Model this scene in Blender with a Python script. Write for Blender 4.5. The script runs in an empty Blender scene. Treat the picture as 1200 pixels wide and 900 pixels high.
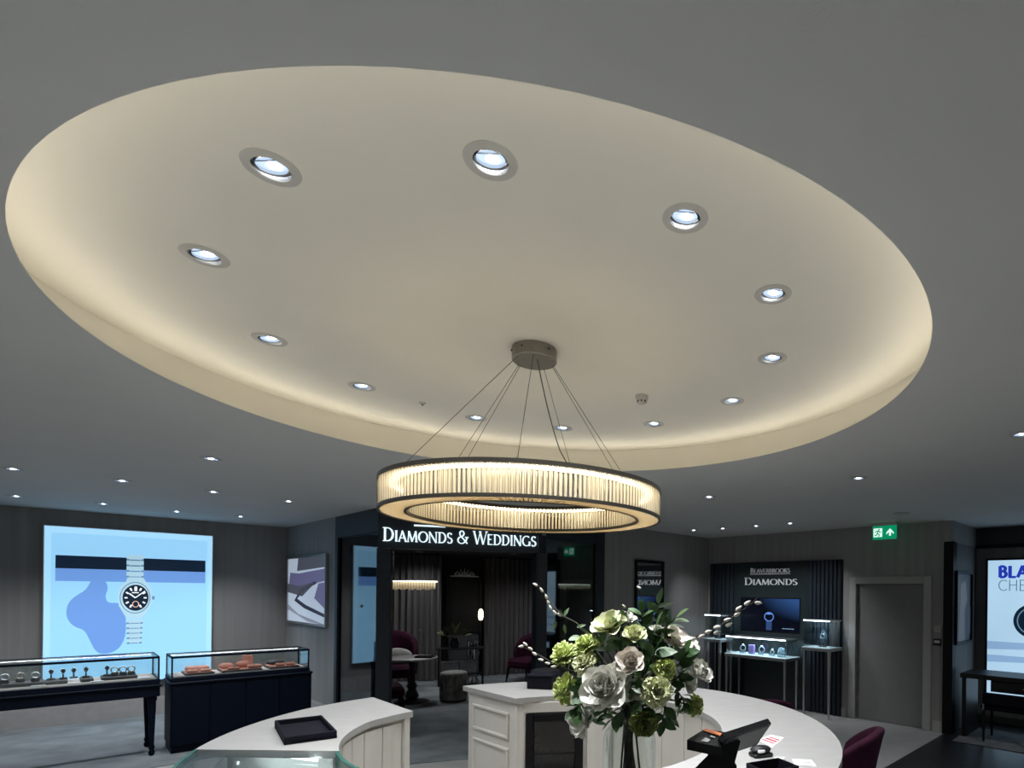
import bpy, bmesh, math, random
from math import sin, cos, pi, radians, sqrt, atan2
from mathutils import Vector, Matrix

random.seed(7)
S = bpy.context.scene
COL = S.collection

# ------------------------------------------------------------------ camera
F_PX, PX, PY, ROLL, CAM_H = 653.0, 775.0, 694.3, 0.0114, 1.84   # level camera with a rising front
cd = bpy.data.cameras.new('camera')
cd.sensor_width = 36.0
cd.lens = F_PX / 1200 * 36
cd.shift_x = (600 - PX) / 1200
cd.shift_y = (PY - 450) / 1200
cd.clip_start = 0.02
cam = bpy.data.objects.new('camera', cd)
COL.objects.link(cam)
cam.matrix_world = Matrix.Translation((0, 0, CAM_H)) @ Matrix.Rotation(pi / 2, 4, 'X') @ Matrix.Rotation(ROLL, 4, 'Z')
S.camera = cam

# ------------------------------------------------------------------ world, exposure
w = bpy.data.worlds.new('world'); S.world = w; w.use_nodes = True
w.node_tree.nodes['Background'].inputs[0].default_value = (0.5, 0.55, 0.62, 1)
w.node_tree.nodes['Background'].inputs[1].default_value = 0.02
S.view_settings.view_transform = 'Standard'
S.view_settings.look = 'None'
S.view_settings.gamma = 1.0
S.view_settings.use_curve_mapping = False
S.view_settings.exposure = 0.0
try:
    S.cycles.use_denoising = True
    S.cycles.denoiser = 'OPENIMAGEDENOISE'
    S.cycles.sample_clamp_indirect = 4.0
    S.cycles.caustics_reflective = False
    S.cycles.caustics_refractive = False
    S.cycles.max_bounces = 10
    S.cycles.diffuse_bounces = 5
    S.cycles.transparent_max_bounces = 24
except Exception:
    pass
# power of the place's lamps, shared by the added ones
P_RECESS, P_CEIL, P_BAY = 62.0, 68.0, 30.0
E_COVE, E_CHAND = 8.8, 17.0

# ------------------------------------------------------------------ from picture to place
def ray(u, v):
    a, b = u - PX, v - PY
    c, s = cos(ROLL), sin(ROLL)
    return (c * a + s * b) / F_PX, -(-s * a + c * b) / F_PX
def at_y(u, v, Y):
    x, z = ray(u, v); return Vector((x * Y, Y, CAM_H + z * Y))
def at_z(u, v, z0):
    x, z = ray(u, v); Y = (z0 - CAM_H) / z; return Vector((x * Y, Y, z0))
class Frame:
    """wall frame: x to the right along the wall, y away from the viewer, z up"""
    def __init__(s, o, d):
        s.o = Vector((o[0], o[1], 0)); s.x = Vector((d[0], d[1], 0)).normalized()
        s.y = Vector((-s.x.y, s.x.x, 0)); s.ang = atan2(s.x.y, s.x.x)
    def w(s, x, y, z=0): return s.o + s.x * x + s.y * y + Vector((0, 0, z))
    def on(s, u, v, y=0.0):
        rx, rz = ray(u, v); d = Vector((rx, 1, 0))
        t = (s.o.dot(s.y) + y) / d.dot(s.y)
        p = d * t
        return (p - s.o).dot(s.x), CAM_H + rz * t

# ------------------------------------------------------------------ materials
MATS = {}
def _new(name):
    m = bpy.data.materials.new(name); m.use_nodes = True; MATS[name] = m
    nt = m.node_tree; return m, nt, nt.nodes['Principled BSDF']
def mat(name, col, rough=0.5, metal=0.0, var=0.06, scale=12.0, stretch=(1, 1, 1), bump=0.0, bscale=None, spec=0.5, col2=None, coat=0.0):
    m, nt, b = _new(name)
    b.inputs['Roughness'].default_value = rough
    b.inputs['Metallic'].default_value = metal
    b.inputs['Specular IOR Level'].default_value = spec
    b.inputs['Coat Weight'].default_value = coat
    tc = nt.nodes.new('ShaderNodeTexCoord'); mp = nt.nodes.new('ShaderNodeMapping')
    mp.inputs['Scale'].default_value = stretch
    nt.links.new(tc.outputs['Object'], mp.inputs['Vector'])
    nz = nt.nodes.new('ShaderNodeTexNoise'); nz.inputs['Scale'].default_value = scale; nz.inputs['Detail'].default_value = 5
    nt.links.new(mp.outputs[0], nz.inputs['Vector'])
    cr = nt.nodes.new('ShaderNodeValToRGB')
    lo = tuple(max(0, c * (1 - var)) for c in col) if col2 is None else col2
    hi = tuple(min(1, c * (1 + var)) for c in col) if col2 is None else col
    cr.color_ramp.elements[0].color = (*lo, 1); cr.color_ramp.elements[0].position = 0.3
    cr.color_ramp.elements[1].color = (*hi, 1); cr.color_ramp.elements[1].position = 0.7
    nt.links.new(nz.outputs['Fac'], cr.inputs[0]); nt.links.new(cr.outputs[0], b.inputs['Base Color'])
    if bump:
        n2 = nz
        if bscale:
            n2 = nt.nodes.new('ShaderNodeTexNoise'); n2.inputs['Scale'].default_value = bscale; n2.inputs['Detail'].default_value = 3
            nt.links.new(mp.outputs[0], n2.inputs['Vector'])
        bp = nt.nodes.new('ShaderNodeBump'); bp.inputs['Strength'].default_value = bump; bp.inputs['Distance'].default_value = 0.01
        nt.links.new(n2.outputs['Fac'], bp.inputs['Height']); nt.links.new(bp.outputs[0], b.inputs['Normal'])
    return m
def emit(name, col, strength, var=0.0):
    m, nt, b = _new(name)
    b.inputs['Base Color'].default_value = (*[c * 0.6 for c in col], 1)
    b.inputs['Emission Color'].default_value = (*col, 1)
    b.inputs['Emission Strength'].default_value = strength
    if var:
        tc = nt.nodes.new('ShaderNodeTexCoord'); nz = nt.nodes.new('ShaderNodeTexNoise'); nz.inputs['Scale'].default_value = 1.2
        nt.links.new(tc.outputs['Object'], nz.inputs['Vector'])
        cr = nt.nodes.new('ShaderNodeValToRGB')
        cr.color_ramp.elements[0].color = (*[c * (1 - var) for c in col], 1); cr.color_ramp.elements[1].color = (*col, 1)
        nt.links.new(nz.outputs['Fac'], cr.inputs[0]); nt.links.new(cr.outputs[0], b.inputs['Emission Color'])
    return m
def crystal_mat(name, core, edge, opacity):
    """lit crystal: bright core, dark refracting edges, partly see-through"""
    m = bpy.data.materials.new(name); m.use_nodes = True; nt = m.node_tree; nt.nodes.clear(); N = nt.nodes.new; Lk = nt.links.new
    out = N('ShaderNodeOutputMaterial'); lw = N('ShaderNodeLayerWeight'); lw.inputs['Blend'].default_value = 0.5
    cr = N('ShaderNodeValToRGB'); cr.color_ramp.elements[0].color = (*core, 1); cr.color_ramp.elements[1].color = (*edge, 1); cr.color_ramp.elements[0].position = 0.18; cr.color_ramp.elements[1].position = 0.55  # core-to-edge colour stands in for light refracted inside the crystal
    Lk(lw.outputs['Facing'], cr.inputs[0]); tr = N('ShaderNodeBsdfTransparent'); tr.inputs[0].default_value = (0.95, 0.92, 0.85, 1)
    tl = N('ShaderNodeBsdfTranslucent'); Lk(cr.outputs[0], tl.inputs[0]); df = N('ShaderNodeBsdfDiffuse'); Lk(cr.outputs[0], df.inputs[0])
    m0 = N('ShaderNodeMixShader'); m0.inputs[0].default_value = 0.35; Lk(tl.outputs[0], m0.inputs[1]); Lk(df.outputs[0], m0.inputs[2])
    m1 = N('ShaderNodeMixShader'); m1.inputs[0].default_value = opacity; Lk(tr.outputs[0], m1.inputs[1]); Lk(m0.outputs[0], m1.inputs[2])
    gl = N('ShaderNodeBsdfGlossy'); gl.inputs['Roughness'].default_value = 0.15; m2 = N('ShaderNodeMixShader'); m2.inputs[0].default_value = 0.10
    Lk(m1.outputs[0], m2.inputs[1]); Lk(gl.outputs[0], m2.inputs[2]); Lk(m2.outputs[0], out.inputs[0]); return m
def glass(name, tint=(0.95, 0.98, 0.98), gloss=0.05, rough=0.02, diffuse=0.0, dcol=(1, 1, 1)):
    """thin clear pane: see-through with a Fresnel reflection (and a little frosting)"""
    m = bpy.data.materials.new(name); m.use_nodes = True; MATS[name] = m
    nt = m.node_tree; nt.nodes.clear()
    out = nt.nodes.new('ShaderNodeOutputMaterial'); tr = nt.nodes.new('ShaderNodeBsdfTransparent')
    gl = nt.nodes.new('ShaderNodeBsdfGlossy'); gl.inputs['Roughness'].default_value = rough
    tr.inputs[0].default_value = (*tint, 1)
    fr = nt.nodes.new('ShaderNodeLayerWeight'); fr.inputs['Blend'].default_value = 0.35
    ma = nt.nodes.new('ShaderNodeMath'); ma.operation = 'MULTIPLY_ADD'; ma.inputs[1].default_value = 0.45; ma.inputs[2].default_value = gloss; ma.use_clamp = True
    nt.links.new(fr.outputs['Fresnel'], ma.inputs[0])
    mx = nt.nodes.new('ShaderNodeMixShader'); nt.links.new(ma.outputs[0], mx.inputs[0])
    last = tr
    if diffuse:
        tl = nt.nodes.new('ShaderNodeBsdfTranslucent'); tl.inputs[0].default_value = (*dcol, 1)
        df = nt.nodes.new('ShaderNodeBsdfDiffuse'); df.inputs[0].default_value = (*dcol, 1)
        m0 = nt.nodes.new('ShaderNodeMixShader'); m0.inputs[0].default_value = 0.5
        nt.links.new(tl.outputs[0], m0.inputs[1]); nt.links.new(df.outputs[0], m0.inputs[2])
        m1 = nt.nodes.new('ShaderNodeMixShader'); m1.inputs[0].default_value = diffuse
        nt.links.new(tr.outputs[0], m1.inputs[1]); nt.links.new(m0.outputs[0], m1.inputs[2]); last = m1
    nt.links.new(last.outputs[0], mx.inputs[1]); nt.links.new(gl.outputs[0], mx.inputs[2])
    nt.links.new(mx.outputs[0], out.inputs[0])
    return m

M = {}
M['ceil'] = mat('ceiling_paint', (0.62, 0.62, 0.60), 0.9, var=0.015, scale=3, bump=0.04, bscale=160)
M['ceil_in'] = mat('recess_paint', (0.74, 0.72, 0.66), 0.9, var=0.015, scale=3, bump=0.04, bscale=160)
M['wallpaper'] = mat('fabric_wallpaper', (0.30, 0.295, 0.285), 0.75, var=0.10, scale=2.2, stretch=(6, 6, 0.12), bump=0.25, bscale=300)
M['baseboard'] = mat('grey_skirting', (0.42, 0.41, 0.40), 0.5)
M['carpet'] = mat('carpet', (0.215, 0.238, 0.25), 0.95, var=0.25, scale=3.0, bump=0.6, bscale=400)
M['floor'] = mat('stone_floor', (0.36, 0.36, 0.35), 0.35, var=0.10, scale=4, stretch=(1, 5, 1))
M['floor_dark'] = mat('black_floor', (0.012, 0.012, 0.014), 0.35, var=0.3, scale=5)
M['rug'] = mat('grey_rug', (0.13, 0.13, 0.135), 0.95, var=0.3, scale=6, bump=0.5, bscale=300)
M['navy'] = mat('navy_lacquer', (0.003, 0.006, 0.015), 0.5, var=0.1, spec=0.10)
M['navy_wall'] = mat('navy_facade_paint', (0.010, 0.017, 0.026), 0.45, var=0.1)
M['black'] = mat('black_metal', (0.004, 0.004, 0.006), 0.45, var=0.1, spec=0.18)
M['black_satin'] = mat('black_satin_plastic', (0.008, 0.008, 0.009), 0.4, var=0.1, spec=0.3)
M['leather'] = mat('black_leather', (0.006, 0.006, 0.011), 0.7, var=0.2, bump=0.2, bscale=180, spec=0.12)
M['white'] = mat('white_paint', (0.56, 0.54, 0.50), 0.45, var=0.02)
M['white_dl'] = mat('downlight_trim_paint', (0.50, 0.49, 0.47), 0.6, var=0.03)
M['marble'] = mat('pale_stone_top', (0.34, 0.335, 0.325), 0.38, var=0.05, scale=9, stretch=(1, 2, 1))
M['chrome'] = mat('chrome', (0.75, 0.75, 0.75), 0.12, metal=1.0, var=0.02)
M['steel'] = mat('brushed_steel', (0.55, 0.55, 0.56), 0.32, metal=1.0, var=0.06, scale=30, stretch=(1, 1, 8))
M['bronze'] = mat('dark_bronze', (0.085, 0.078, 0.066), 0.38, metal=0.85, var=0.08)
M['canopy'] = mat('brushed_nickel', (0.24, 0.225, 0.205), 0.45, metal=0.6, var=0.08, scale=30)
M['wire'] = mat('steel_wire', (0.10, 0.095, 0.09), 0.4, metal=0.7)
M['purple'] = mat('plum_velvet', (0.034, 0.006, 0.019), 0.85, var=0.3, scale=9, spec=0.15)
M['curtain'] = mat('grey_curtain', (0.15, 0.14, 0.14), 0.9, var=0.12, scale=6, stretch=(4, 4, 0.3))
M['bay_wall'] = mat('bay_dark_wall', (0.035, 0.037, 0.042), 0.7, var=0.1)
M['glass'] = glass('clear_glass')
M['glass_dark'] = glass('smoked_shopfront_glass', (0.34, 0.40, 0.43), 0.15, 0.03)
M['glass_edge'] = glass('green_glass_edge', (0.25, 0.55, 0.50), 0.15, 0.05, 0.35, (0.25, 0.6, 0.52))
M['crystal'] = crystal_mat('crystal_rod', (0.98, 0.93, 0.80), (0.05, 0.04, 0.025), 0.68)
M['crystal_under'] = crystal_mat('underside_crystal', (1.0, 0.95, 0.84), (0.55, 0.45, 0.30), 0.62)  # paler copy of the rod crystal, with the LED's downward light painted in
M['vase_glass'] = glass('vase_glass', (0.90, 0.94, 0.92), 0.03, 0.02)
M['mirror'] = mat('mirror_silver', (0.70, 0.72, 0.74), 0.02, metal=1.0, var=0.0)
M['led_white'] = emit('downlight_lens_glow', (0.60, 0.76, 1.0), 0.95)
M['led_core'] = emit('downlight_lamp_core', (0.92, 0.97, 1.0), 14.0)
M['led_cove'] = emit('cove_led', (1.0, 0.91, 0.74), E_COVE)
M['led_chand'] = emit('chandelier_led', (1.0, 0.84, 0.58), E_CHAND)
M['letter_lit'] = emit('lit_letter', (0.78, 0.95, 1.0), 1.1)
M['letter_silver'] = mat('silver_letter', (0.88, 0.90, 0.91), 0.4, var=0.02)
M['pink'] = mat('rose_velvet', (0.62, 0.25, 0.18), 0.8, var=0.1)
M['cream_pad'] = mat('pale_display_pad', (0.50, 0.44, 0.42), 0.8)
M['gold'] = mat('pale_metal', (0.62, 0.55, 0.44), 0.25, metal=0.9)
M['grey_door'] = mat('grey_door_paint', (0.21, 0.21, 0.205), 0.5, var=0.03)
M['trim'] = mat('pale_door_frame', (0.40, 0.39, 0.375), 0.5, var=0.03)
M['white_plain'] = mat('white_plastic', (0.72, 0.72, 0.70), 0.45, var=0.02)

# ------------------------------------------------------------------ mesh helpers
class MB:
    def __init__(s): s.v = []; s.f = []; s.m = Matrix.Identity(4)
    def add(s, vs, fs):
        n = len(s.v); s.v += [s.m @ Vector(p) for p in vs]; s.f += [tuple(i + n for i in f) for f in fs]; return s
    def box(s, x0, x1, y0, y1, z0, z1):
        return s.add([(x0, y0, z0), (x1, y0, z0), (x1, y1, z0), (x0, y1, z0), (x0, y0, z1), (x1, y0, z1), (x1, y1, z1), (x0, y1, z1)],
                     [(0, 3, 2, 1), (4, 5, 6, 7), (0, 1, 5, 4), (1, 2, 6, 5), (2, 3, 7, 6), (3, 0, 4, 7)])
    def cbox(s, x0, x1, y0, y1, z0, z1, b=0.004):
        """box with chamfered edges"""
        b = min(b, (x1 - x0) * 0.45, (y1 - y0) * 0.45, (z1 - z0) * 0.45)
        def ring(d, z): return [(x0 + d, y0 + b, z), (x0 + b, y0 + d, z), (x1 - b, y0 + d, z), (x1 - d, y0 + b, z),
                                (x1 - d, y1 - b, z), (x1 - b, y1 - d, z), (x0 + b, y1 - d, z), (x0 + d, y1 - b, z)]
        vs = ring(b, z0) + ring(0, z0 + b) + ring(0, z1 - b) + ring(b, z1)
        fs = [tuple(reversed(range(8))), tuple(range(24, 32))]
        for k in range(3):
            for i in range(8): j = (i + 1) % 8; fs.append((k * 8 + i, k * 8 + j, k * 8 + 8 + j, k * 8 + 8 + i))
        return s.add(vs, fs)
    def prism(s, poly, z0, z1):
        n = len(poly)
        a = sum(poly[i][0] * poly[(i + 1) % n][1] - poly[(i + 1) % n][0] * poly[i][1] for i in range(n))
        if a < 0: poly = poly[::-1]
        return s.add([(x, y, z0) for x, y in poly] + [(x, y, z1) for x, y in poly],
                     [tuple(reversed(range(n))), tuple(range(n, 2 * n))] + [(i, (i + 1) % n, n + (i + 1) % n, n + i) for i in range(n)])
    def xz(s, poly, y0, y1):
        """outline drawn in x,z and given a thickness in y"""
        m = s.m; s.m = m @ Matrix(((1, 0, 0, 0), (0, 0, 1, 0), (0, 1, 0, 0), (0, 0, 0, 1)))
        n0 = len(s.f); s.prism(poly, y0, y1)
        s.f[n0:] = [tuple(reversed(f)) for f in s.f[n0:]]
        s.m = m; return s
    def lathe(s, prof, seg=24, cx=0, cy=0, close=True, a0=0.0, a1=2 * pi):
        full = abs(a1 - a0 - 2 * pi) < 1e-6; k = seg if full else seg + 1
        vs = []
        for r, z in prof:
            for i in range(k):
                a = a0 + (a1 - a0) * i / seg; vs.append((cx + r * cos(a), cy + r * sin(a), z))
        fs = []
        for j in range(len(prof) - 1):
            for i in range(seg):
                i2 = (i + 1) % k; fs.append((j * k + i, j * k + i2, j * k + k + i2, j * k + k + i))
        if close and full:
            if prof[0][0] > 1e-6: fs.append(tuple(reversed(range(k))))
            if prof[-1][0] > 1e-6: fs.append(tuple(range((len(prof) - 1) * k, len(prof) * k)))
        return s.add(vs, fs)
    def ring(s, prof, seg=64, cx=0, cy=0, a0=0.0, a1=2 * pi):
        """closed profile swept about z (a torus with any section, or a sector of one)"""
        full = abs(a1 - a0 - 2 * pi) < 1e-6; k = seg if full else seg + 1; n = len(prof)
        vs = []
        for i in range(k):
            a = a0 + (a1 - a0) * i / seg
            vs += [(cx + r * cos(a), cy + r * sin(a), z) for r, z in prof]
        fs = []
        for i in range(seg):
            i2 = (i + 1) % k
            for j in range(n): j2 = (j + 1) % n; fs.append((i * n + j, i2 * n + j, i2 * n + j2, i * n + j2))
        if not full: fs += [tuple(reversed(range(n))), tuple(range((k - 1) * n, k * n))]
        a = sum(prof[i][0] * prof[(i + 1) % n][1] - prof[(i + 1) % n][0] * prof[i][1] for i in range(n))
        if a < 0: fs = [tuple(reversed(f)) for f in fs]
        fs = [tuple(reversed(f)) for f in fs] if False else fs
        return s.add(vs, fs)
    def tube(s, pts, r, seg=8, cap=True):
        pts = [Vector(p) for p in pts]; n = len(pts)
        rs = r if isinstance(r, (list, tuple)) else [r] * n
        vs = []; up = None
        for i, p in enumerate(pts):
            t = (pts[min(i + 1, n - 1)] - pts[max(i - 1, 0)])
            t = t.normalized() if t.length > 1e-9 else Vector((0, 0, 1))
            if up is None:
                up = t.cross(Vector((0, 0, 1)))
                if up.length < 0.05: up = t.cross(Vector((1, 0, 0)))
            up = (up - t * up.dot(t)).normalized(); b = t.cross(up)
            for k in range(seg):
                a = 2 * pi * k / seg; vs.append(p + (up * cos(a) + b * sin(a)) * rs[i])
        fs = []
        for i in range(n - 1):
            for k in range(seg): k2 = (k + 1) % seg; fs.append((i * seg + k, i * seg + k2, i * seg + seg + k2, i * seg + seg + k))
        if cap: fs += [tuple(reversed(range(seg))), tuple(range((n - 1) * seg, n * seg))]
        return s.add(vs, fs)
    def grid(s, fn, nu, nv):
        vs = [fn(i / nu, j / nv) for j in range(nv + 1) for i in range(nu + 1)]
        return s.add(vs, [(j * (nu + 1) + i, j * (nu + 1) + i + 1, (j + 1) * (nu + 1) + i + 1, (j + 1) * (nu + 1) + i) for j in range(nv) for i in range(nu)])
    def ball(s, c, rx, ry=None, rz=None, seg=12, rings=8):
        ry = ry or rx; rz = rz or rx; vs = [(c[0], c[1], c[2] - rz)]
        for j in range(1, rings):
            p = -pi / 2 + pi * j / rings
            for i in range(seg):
                a = 2 * pi * i / seg; vs.append((c[0] + rx * cos(p) * cos(a), c[1] + ry * cos(p) * sin(a), c[2] + rz * sin(p)))
        vs.append((c[0], c[1], c[2] + rz)); N = len(vs) - 1; fs = []
        for i in range(seg): fs.append((0, 1 + (i + 1) % seg, 1 + i))
        for j in range(rings - 2):
            for i in range(seg): a = 1 + j * seg; fs.append((a + i, a + (i + 1) % seg, a + seg + (i + 1) % seg, a + seg + i))
        a = 1 + (rings - 2) * seg
        for i in range(seg): fs.append((a + i, a + (i + 1) % seg, N))
        return s.add(vs, fs)
    def mesh(s, name, m, smooth=False):
        me = bpy.data.meshes.new(name); me.from_pydata([tuple(p) for p in s.v], [], s.f)
        me.materials.append(m)
        if smooth:
            me.polygons.foreach_set('use_smooth', [True] * len(me.polygons))
            try: me.set_sharp_from_angle(angle=radians(40))
            except Exception: pass
        me.update(); return me
    def build(s, name, m, parent=None, smooth=False, loc=(0, 0, 0), rz=0):
        o = bpy.data.objects.new(name, s.mesh(name, m, smooth)); COL.objects.link(o)
        o.location = loc; o.rotation_euler = (0, 0, rz)
        if parent: o.parent = parent
        return o
def tag(o, label, cat, group=None):
    o['label'] = label; o['category'] = cat
    if group: o['group'] = group
    return o
def thing(name, label, cat, loc=(0, 0, 0), rz=0.0, group=None):
    o = bpy.data.objects.new(name, None); COL.objects.link(o)
    o.empty_display_size = 0.1; o.location = loc; o.rotation_euler = (0, 0, rz)
    return tag(o, label, cat, group)
def struct(o, label=None):
    o['kind'] = 'structure'
    if label: o['label'] = label
    return o
def box(name, m, parent, *b, bev=0.0, **k):
    mb = MB(); (mb.cbox(*b, bev) if bev else mb.box(*b)); return mb.build(name, m, parent, **k)
def inst(src, parent, loc=(0, 0, 0), rot=(0, 0, 0), sc=(1, 1, 1), name=None):
    o = bpy.data.objects.new(name or src.name.split('.')[0], src.data if hasattr(src, 'data') else src); COL.objects.link(o)
    o.parent = parent; o.location = loc; o.rotation_euler = rot
    o.scale = sc if isinstance(sc, (tuple, list)) else (sc, sc, sc); return o
def spot(parent, loc, power, ang=75, blend=0.7, col=(0.93, 0.96, 1.0), tilt=(0, 0), size=0.03, name='lamp_beam'):
    d = bpy.data.lights.new(name, 'SPOT'); d.energy = power; d.spot_size = radians(ang); d.spot_blend = blend; d.color = col; d.shadow_soft_size = size
    o = bpy.data.objects.new(name, d); COL.objects.link(o); o.parent = parent; o.location = loc; o.rotation_euler = (tilt[0], tilt[1], 0); return o

# ------------------------------------------------------------------ plan of the shop
E1 = Vector((0.68, 0.733, 0)).normalized(); E2 = Vector((E1.y, -E1.x, 0))
Z_C, Z_R = 2.84, 3.07
C1 = Vector((-6.2, 9.2, 0)); B1 = Vector((-4.55, 7.76, 0)); FL = Vector((-3.38, 6.74, 0)); FR = Vector((-1.605, 7.33, 0))
C2 = Vector((0.857, 10.19, 0)); PE = Vector((3.79, 7.47, 0)); S0 = PE + E2 * 0.10; S1 = S0 + E1 * 1.17; S2 = S1 + E2 * 2.3
A0 = C1 - E1 * 9.5; R0 = A0 + E2 * 13.0; R1 = Vector((6.6, 3.4, 0))
WA = Frame(A0, E1); LA = (C1 - A0).length
WB = Frame(C1, B1 - C1); WD = Frame(FR, C2 - FR); WE = Frame(C2, E2); WS = Frame(S0, E1); WN = Frame(S1, E2)
FCL = Frame(B1, FL - B1); FC = Frame(FL, FR - FL)
RC = Vector((-0.61, 2.85, 0)); R_REC = 1.785
KC = Vector((-0.625, 3.0, 0))                                  # centre of the round counter

def plane_with_holes(name, outer, holes, z, m, flip=False, thick=0.0):
    """flat slab with round holes; holes = [(x, y, r, seg)]"""
    bm = bmesh.new()
    def loop(pts):
        vs = [bm.verts.new((x, y, z)) for x, y in pts]
        for i in range(len(vs)): bm.edges.new((vs[i], vs[(i + 1) % len(vs)]))
    loop(outer)
    for x, y, r, sg in holes: loop([(x + r * cos(2 * pi * i / sg), y + r * sin(2 * pi * i / sg)) for i in range(sg)])
    bmesh.ops.triangle_fill(bm, use_beauty=True, use_dissolve=False, edges=bm.edges[:])
    for f in bm.faces:
        if (f.normal.z > 0) != flip: f.normal_flip()
    me = bpy.data.meshes.new(name); bm.to_mesh(me); bm.free(); me.materials.append(m)
    o = bpy.data.objects.new(name, me); COL.objects.link(o); return o
def wall(name, frame, L, z0=0.0, z1=Z_C, m=None, openings=(), thick=0.12):
    """wall slab from local x=0..L, behind its face, with rectangular openings (x0,x1,z0,z1)"""
    mb = MB(); xs = sorted({0.0, L, *[o[0] for o in openings], *[o[1] for o in openings]})
    for a, b in zip(xs, xs[1:]):
        cuts = [(o[2], o[3]) for o in openings if o[0] < (a + b) / 2 < o[1]]
        zz = z0
        for c0, c1 in sorted(cuts):
            if c0 > zz: mb.box(a, b, 0, thick, zz, c0)
            zz = c1
        if zz < z1: mb.box(a, b, 0, thick, zz, z1)
    return struct(mb.build(name, m or M['wallpaper'], None, loc=frame.o, rz=frame.ang))

# ------------------------------------------------------------------ floor, ceiling, walls
struct(MB().box(-15, 9, -9, 15, -0.1, 0.0).build('floor', M['floor']), 'pale stone floor')
# carpet of the watch area and the diamond room
cp = [A0 + E2 * 3.55, C1 + E2 * 3.1, B1 + E2 * 0.6 + E1 * 0.1, FL + Vector((0.15, -1.1, 0)), FR + Vector((0.1, -1.05, 0)), FR, Vector((-0.9, 9.0, 0)), Vector((-2.2, 13.0, 0)), Vector((-6.6, 12.2, 0)), C1, A0]
struct(MB().prism([(p.x, p.y) for p in cp], 0.0, 0.008).build('floor_carpet', M['carpet']), 'grey-blue carpet')
HOLE_R = 0.052
recess_px = [(318, 197), (575, 189), (803, 256), (906, 345), (905, 420), (858, 470), (766, 497), (659, 502), (558, 490), (424, 453), (316, 398), (240, 300)]
ceil_px = [(15, 549), (19, 581), (143, 563), (121, 590), (247, 537), (250, 576), (207, 599), (282, 605), (338, 587),
           (831, 582), (1006, 560), (813, 621), (847, 619), (886, 616), (926, 613), (1198, 508)]
recess_pos = [at_z(u, v, Z_R) for u, v in recess_px]
ceil_pos = [at_z(u, v, Z_C) for u, v in ceil_px]
ceil_fill = [Vector((-4.6, 3.3, Z_C)), Vector((-8.6, 5.2, Z_C)), Vector((4.3, 5.4, Z_C)), Vector((2.9, 0.8, Z_C)), Vector((-4.2, 0.6, Z_C)), Vector((-0.6, -1.6, Z_C)), Vector((0.5, -0.5, Z_C)), Vector((-1.6, -0.6, Z_C))]  # added lamps out of view; those behind the camera brighten the flowers
OUT = [(-15, -9), (9, -9), (9, 15), (-15, 15)]
ceil = struct(plane_with_holes('ceiling', OUT, [(RC.x, RC.y, R_REC, 128)] + [(p.x, p.y, HOLE_R, 20) for p in ceil_pos + ceil_fill], Z_C, M['ceil']))
R_W = 2.0                                                       # drum wall stands back behind the ledge
disc = [(RC.x + (R_W + .02) * cos(2 * pi * i / 128), RC.y + (R_W + .02) * sin(2 * pi * i / 128)) for i in range(128)]
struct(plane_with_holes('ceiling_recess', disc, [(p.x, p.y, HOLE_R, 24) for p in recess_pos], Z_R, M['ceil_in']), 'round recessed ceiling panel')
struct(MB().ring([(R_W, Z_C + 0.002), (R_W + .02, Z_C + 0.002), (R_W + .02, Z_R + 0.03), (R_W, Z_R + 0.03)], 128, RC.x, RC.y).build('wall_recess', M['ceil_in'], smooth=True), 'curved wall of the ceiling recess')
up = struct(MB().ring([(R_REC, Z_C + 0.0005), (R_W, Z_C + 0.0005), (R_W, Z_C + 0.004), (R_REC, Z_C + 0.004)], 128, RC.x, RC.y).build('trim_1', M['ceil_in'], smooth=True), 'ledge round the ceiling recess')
cv = thing('cove_light', 'warm hidden light strip on the ledge round the ceiling recess', 'light strip', (RC.x, RC.y, Z_C + 0.004))
MB().ring([(1.875, 0.0), (1.897, 0.0), (1.897, 0.021)], 128).build('profile', M['white_dl'], cv, True)
MB().ring([(1.8735, 0.0012), (1.8955, 0.0222), (1.8948, 0.0229), (1.8728, 0.0019)], 128).build('led_tape', M['led_cove'], cv, True)

wall('wall_left', WA, LA)
wall('wall_left_return', WB, (B1 - C1).length)
dx0, _ = WE.on(1003, 760); dx1, _ = WE.on(1082, 760)
wall('wall_right', WE, (PE - C2).length, openings=[(dx0, dx1, 0, 2.0)])
gx0, gzt = WD.on(640, 632.5); gx1, _ = WD.on(699, 638)
wall('wall_back', WD, (C2 - FR).length, openings=[(gx0, gx1, 0.12, gzt)])
wall('wall_rear_left', Frame(R0, A0 - R0), 13.0)
wall('wall_rear', Frame(R1, R0 - R1), (R0 - R1).length)
wall('wall_side', Frame(S2, R1 - S2), (R1 - S2).length)
def baseboard(name, fr, x0, x1, h=0.2):
    struct(MB().box(x0, x1, -0.018, 0, 0, h).box(x0, x1, -0.010, 0, h, h + 0.02).build(name, M['baseboard'], loc=fr.o, rz=fr.ang))
baseboard('baseboard_left', WA, 0, LA, 0.24)
baseboard('baseboard_left_return', WB, 0, (B1 - C1).length, 0.16)
ex, _ = WE.on(992, 760); ex1, _ = WE.on(1094, 760)
baseboard('baseboard_right', WE, 0, ex, 0.12)
baseboard('baseboard_right_end', WE, ex1, (PE - C2).length, 0.13)
baseboard('baseboard_back', WD, gx1 + 0.15, (C2 - FR).length, 0.12)

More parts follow.
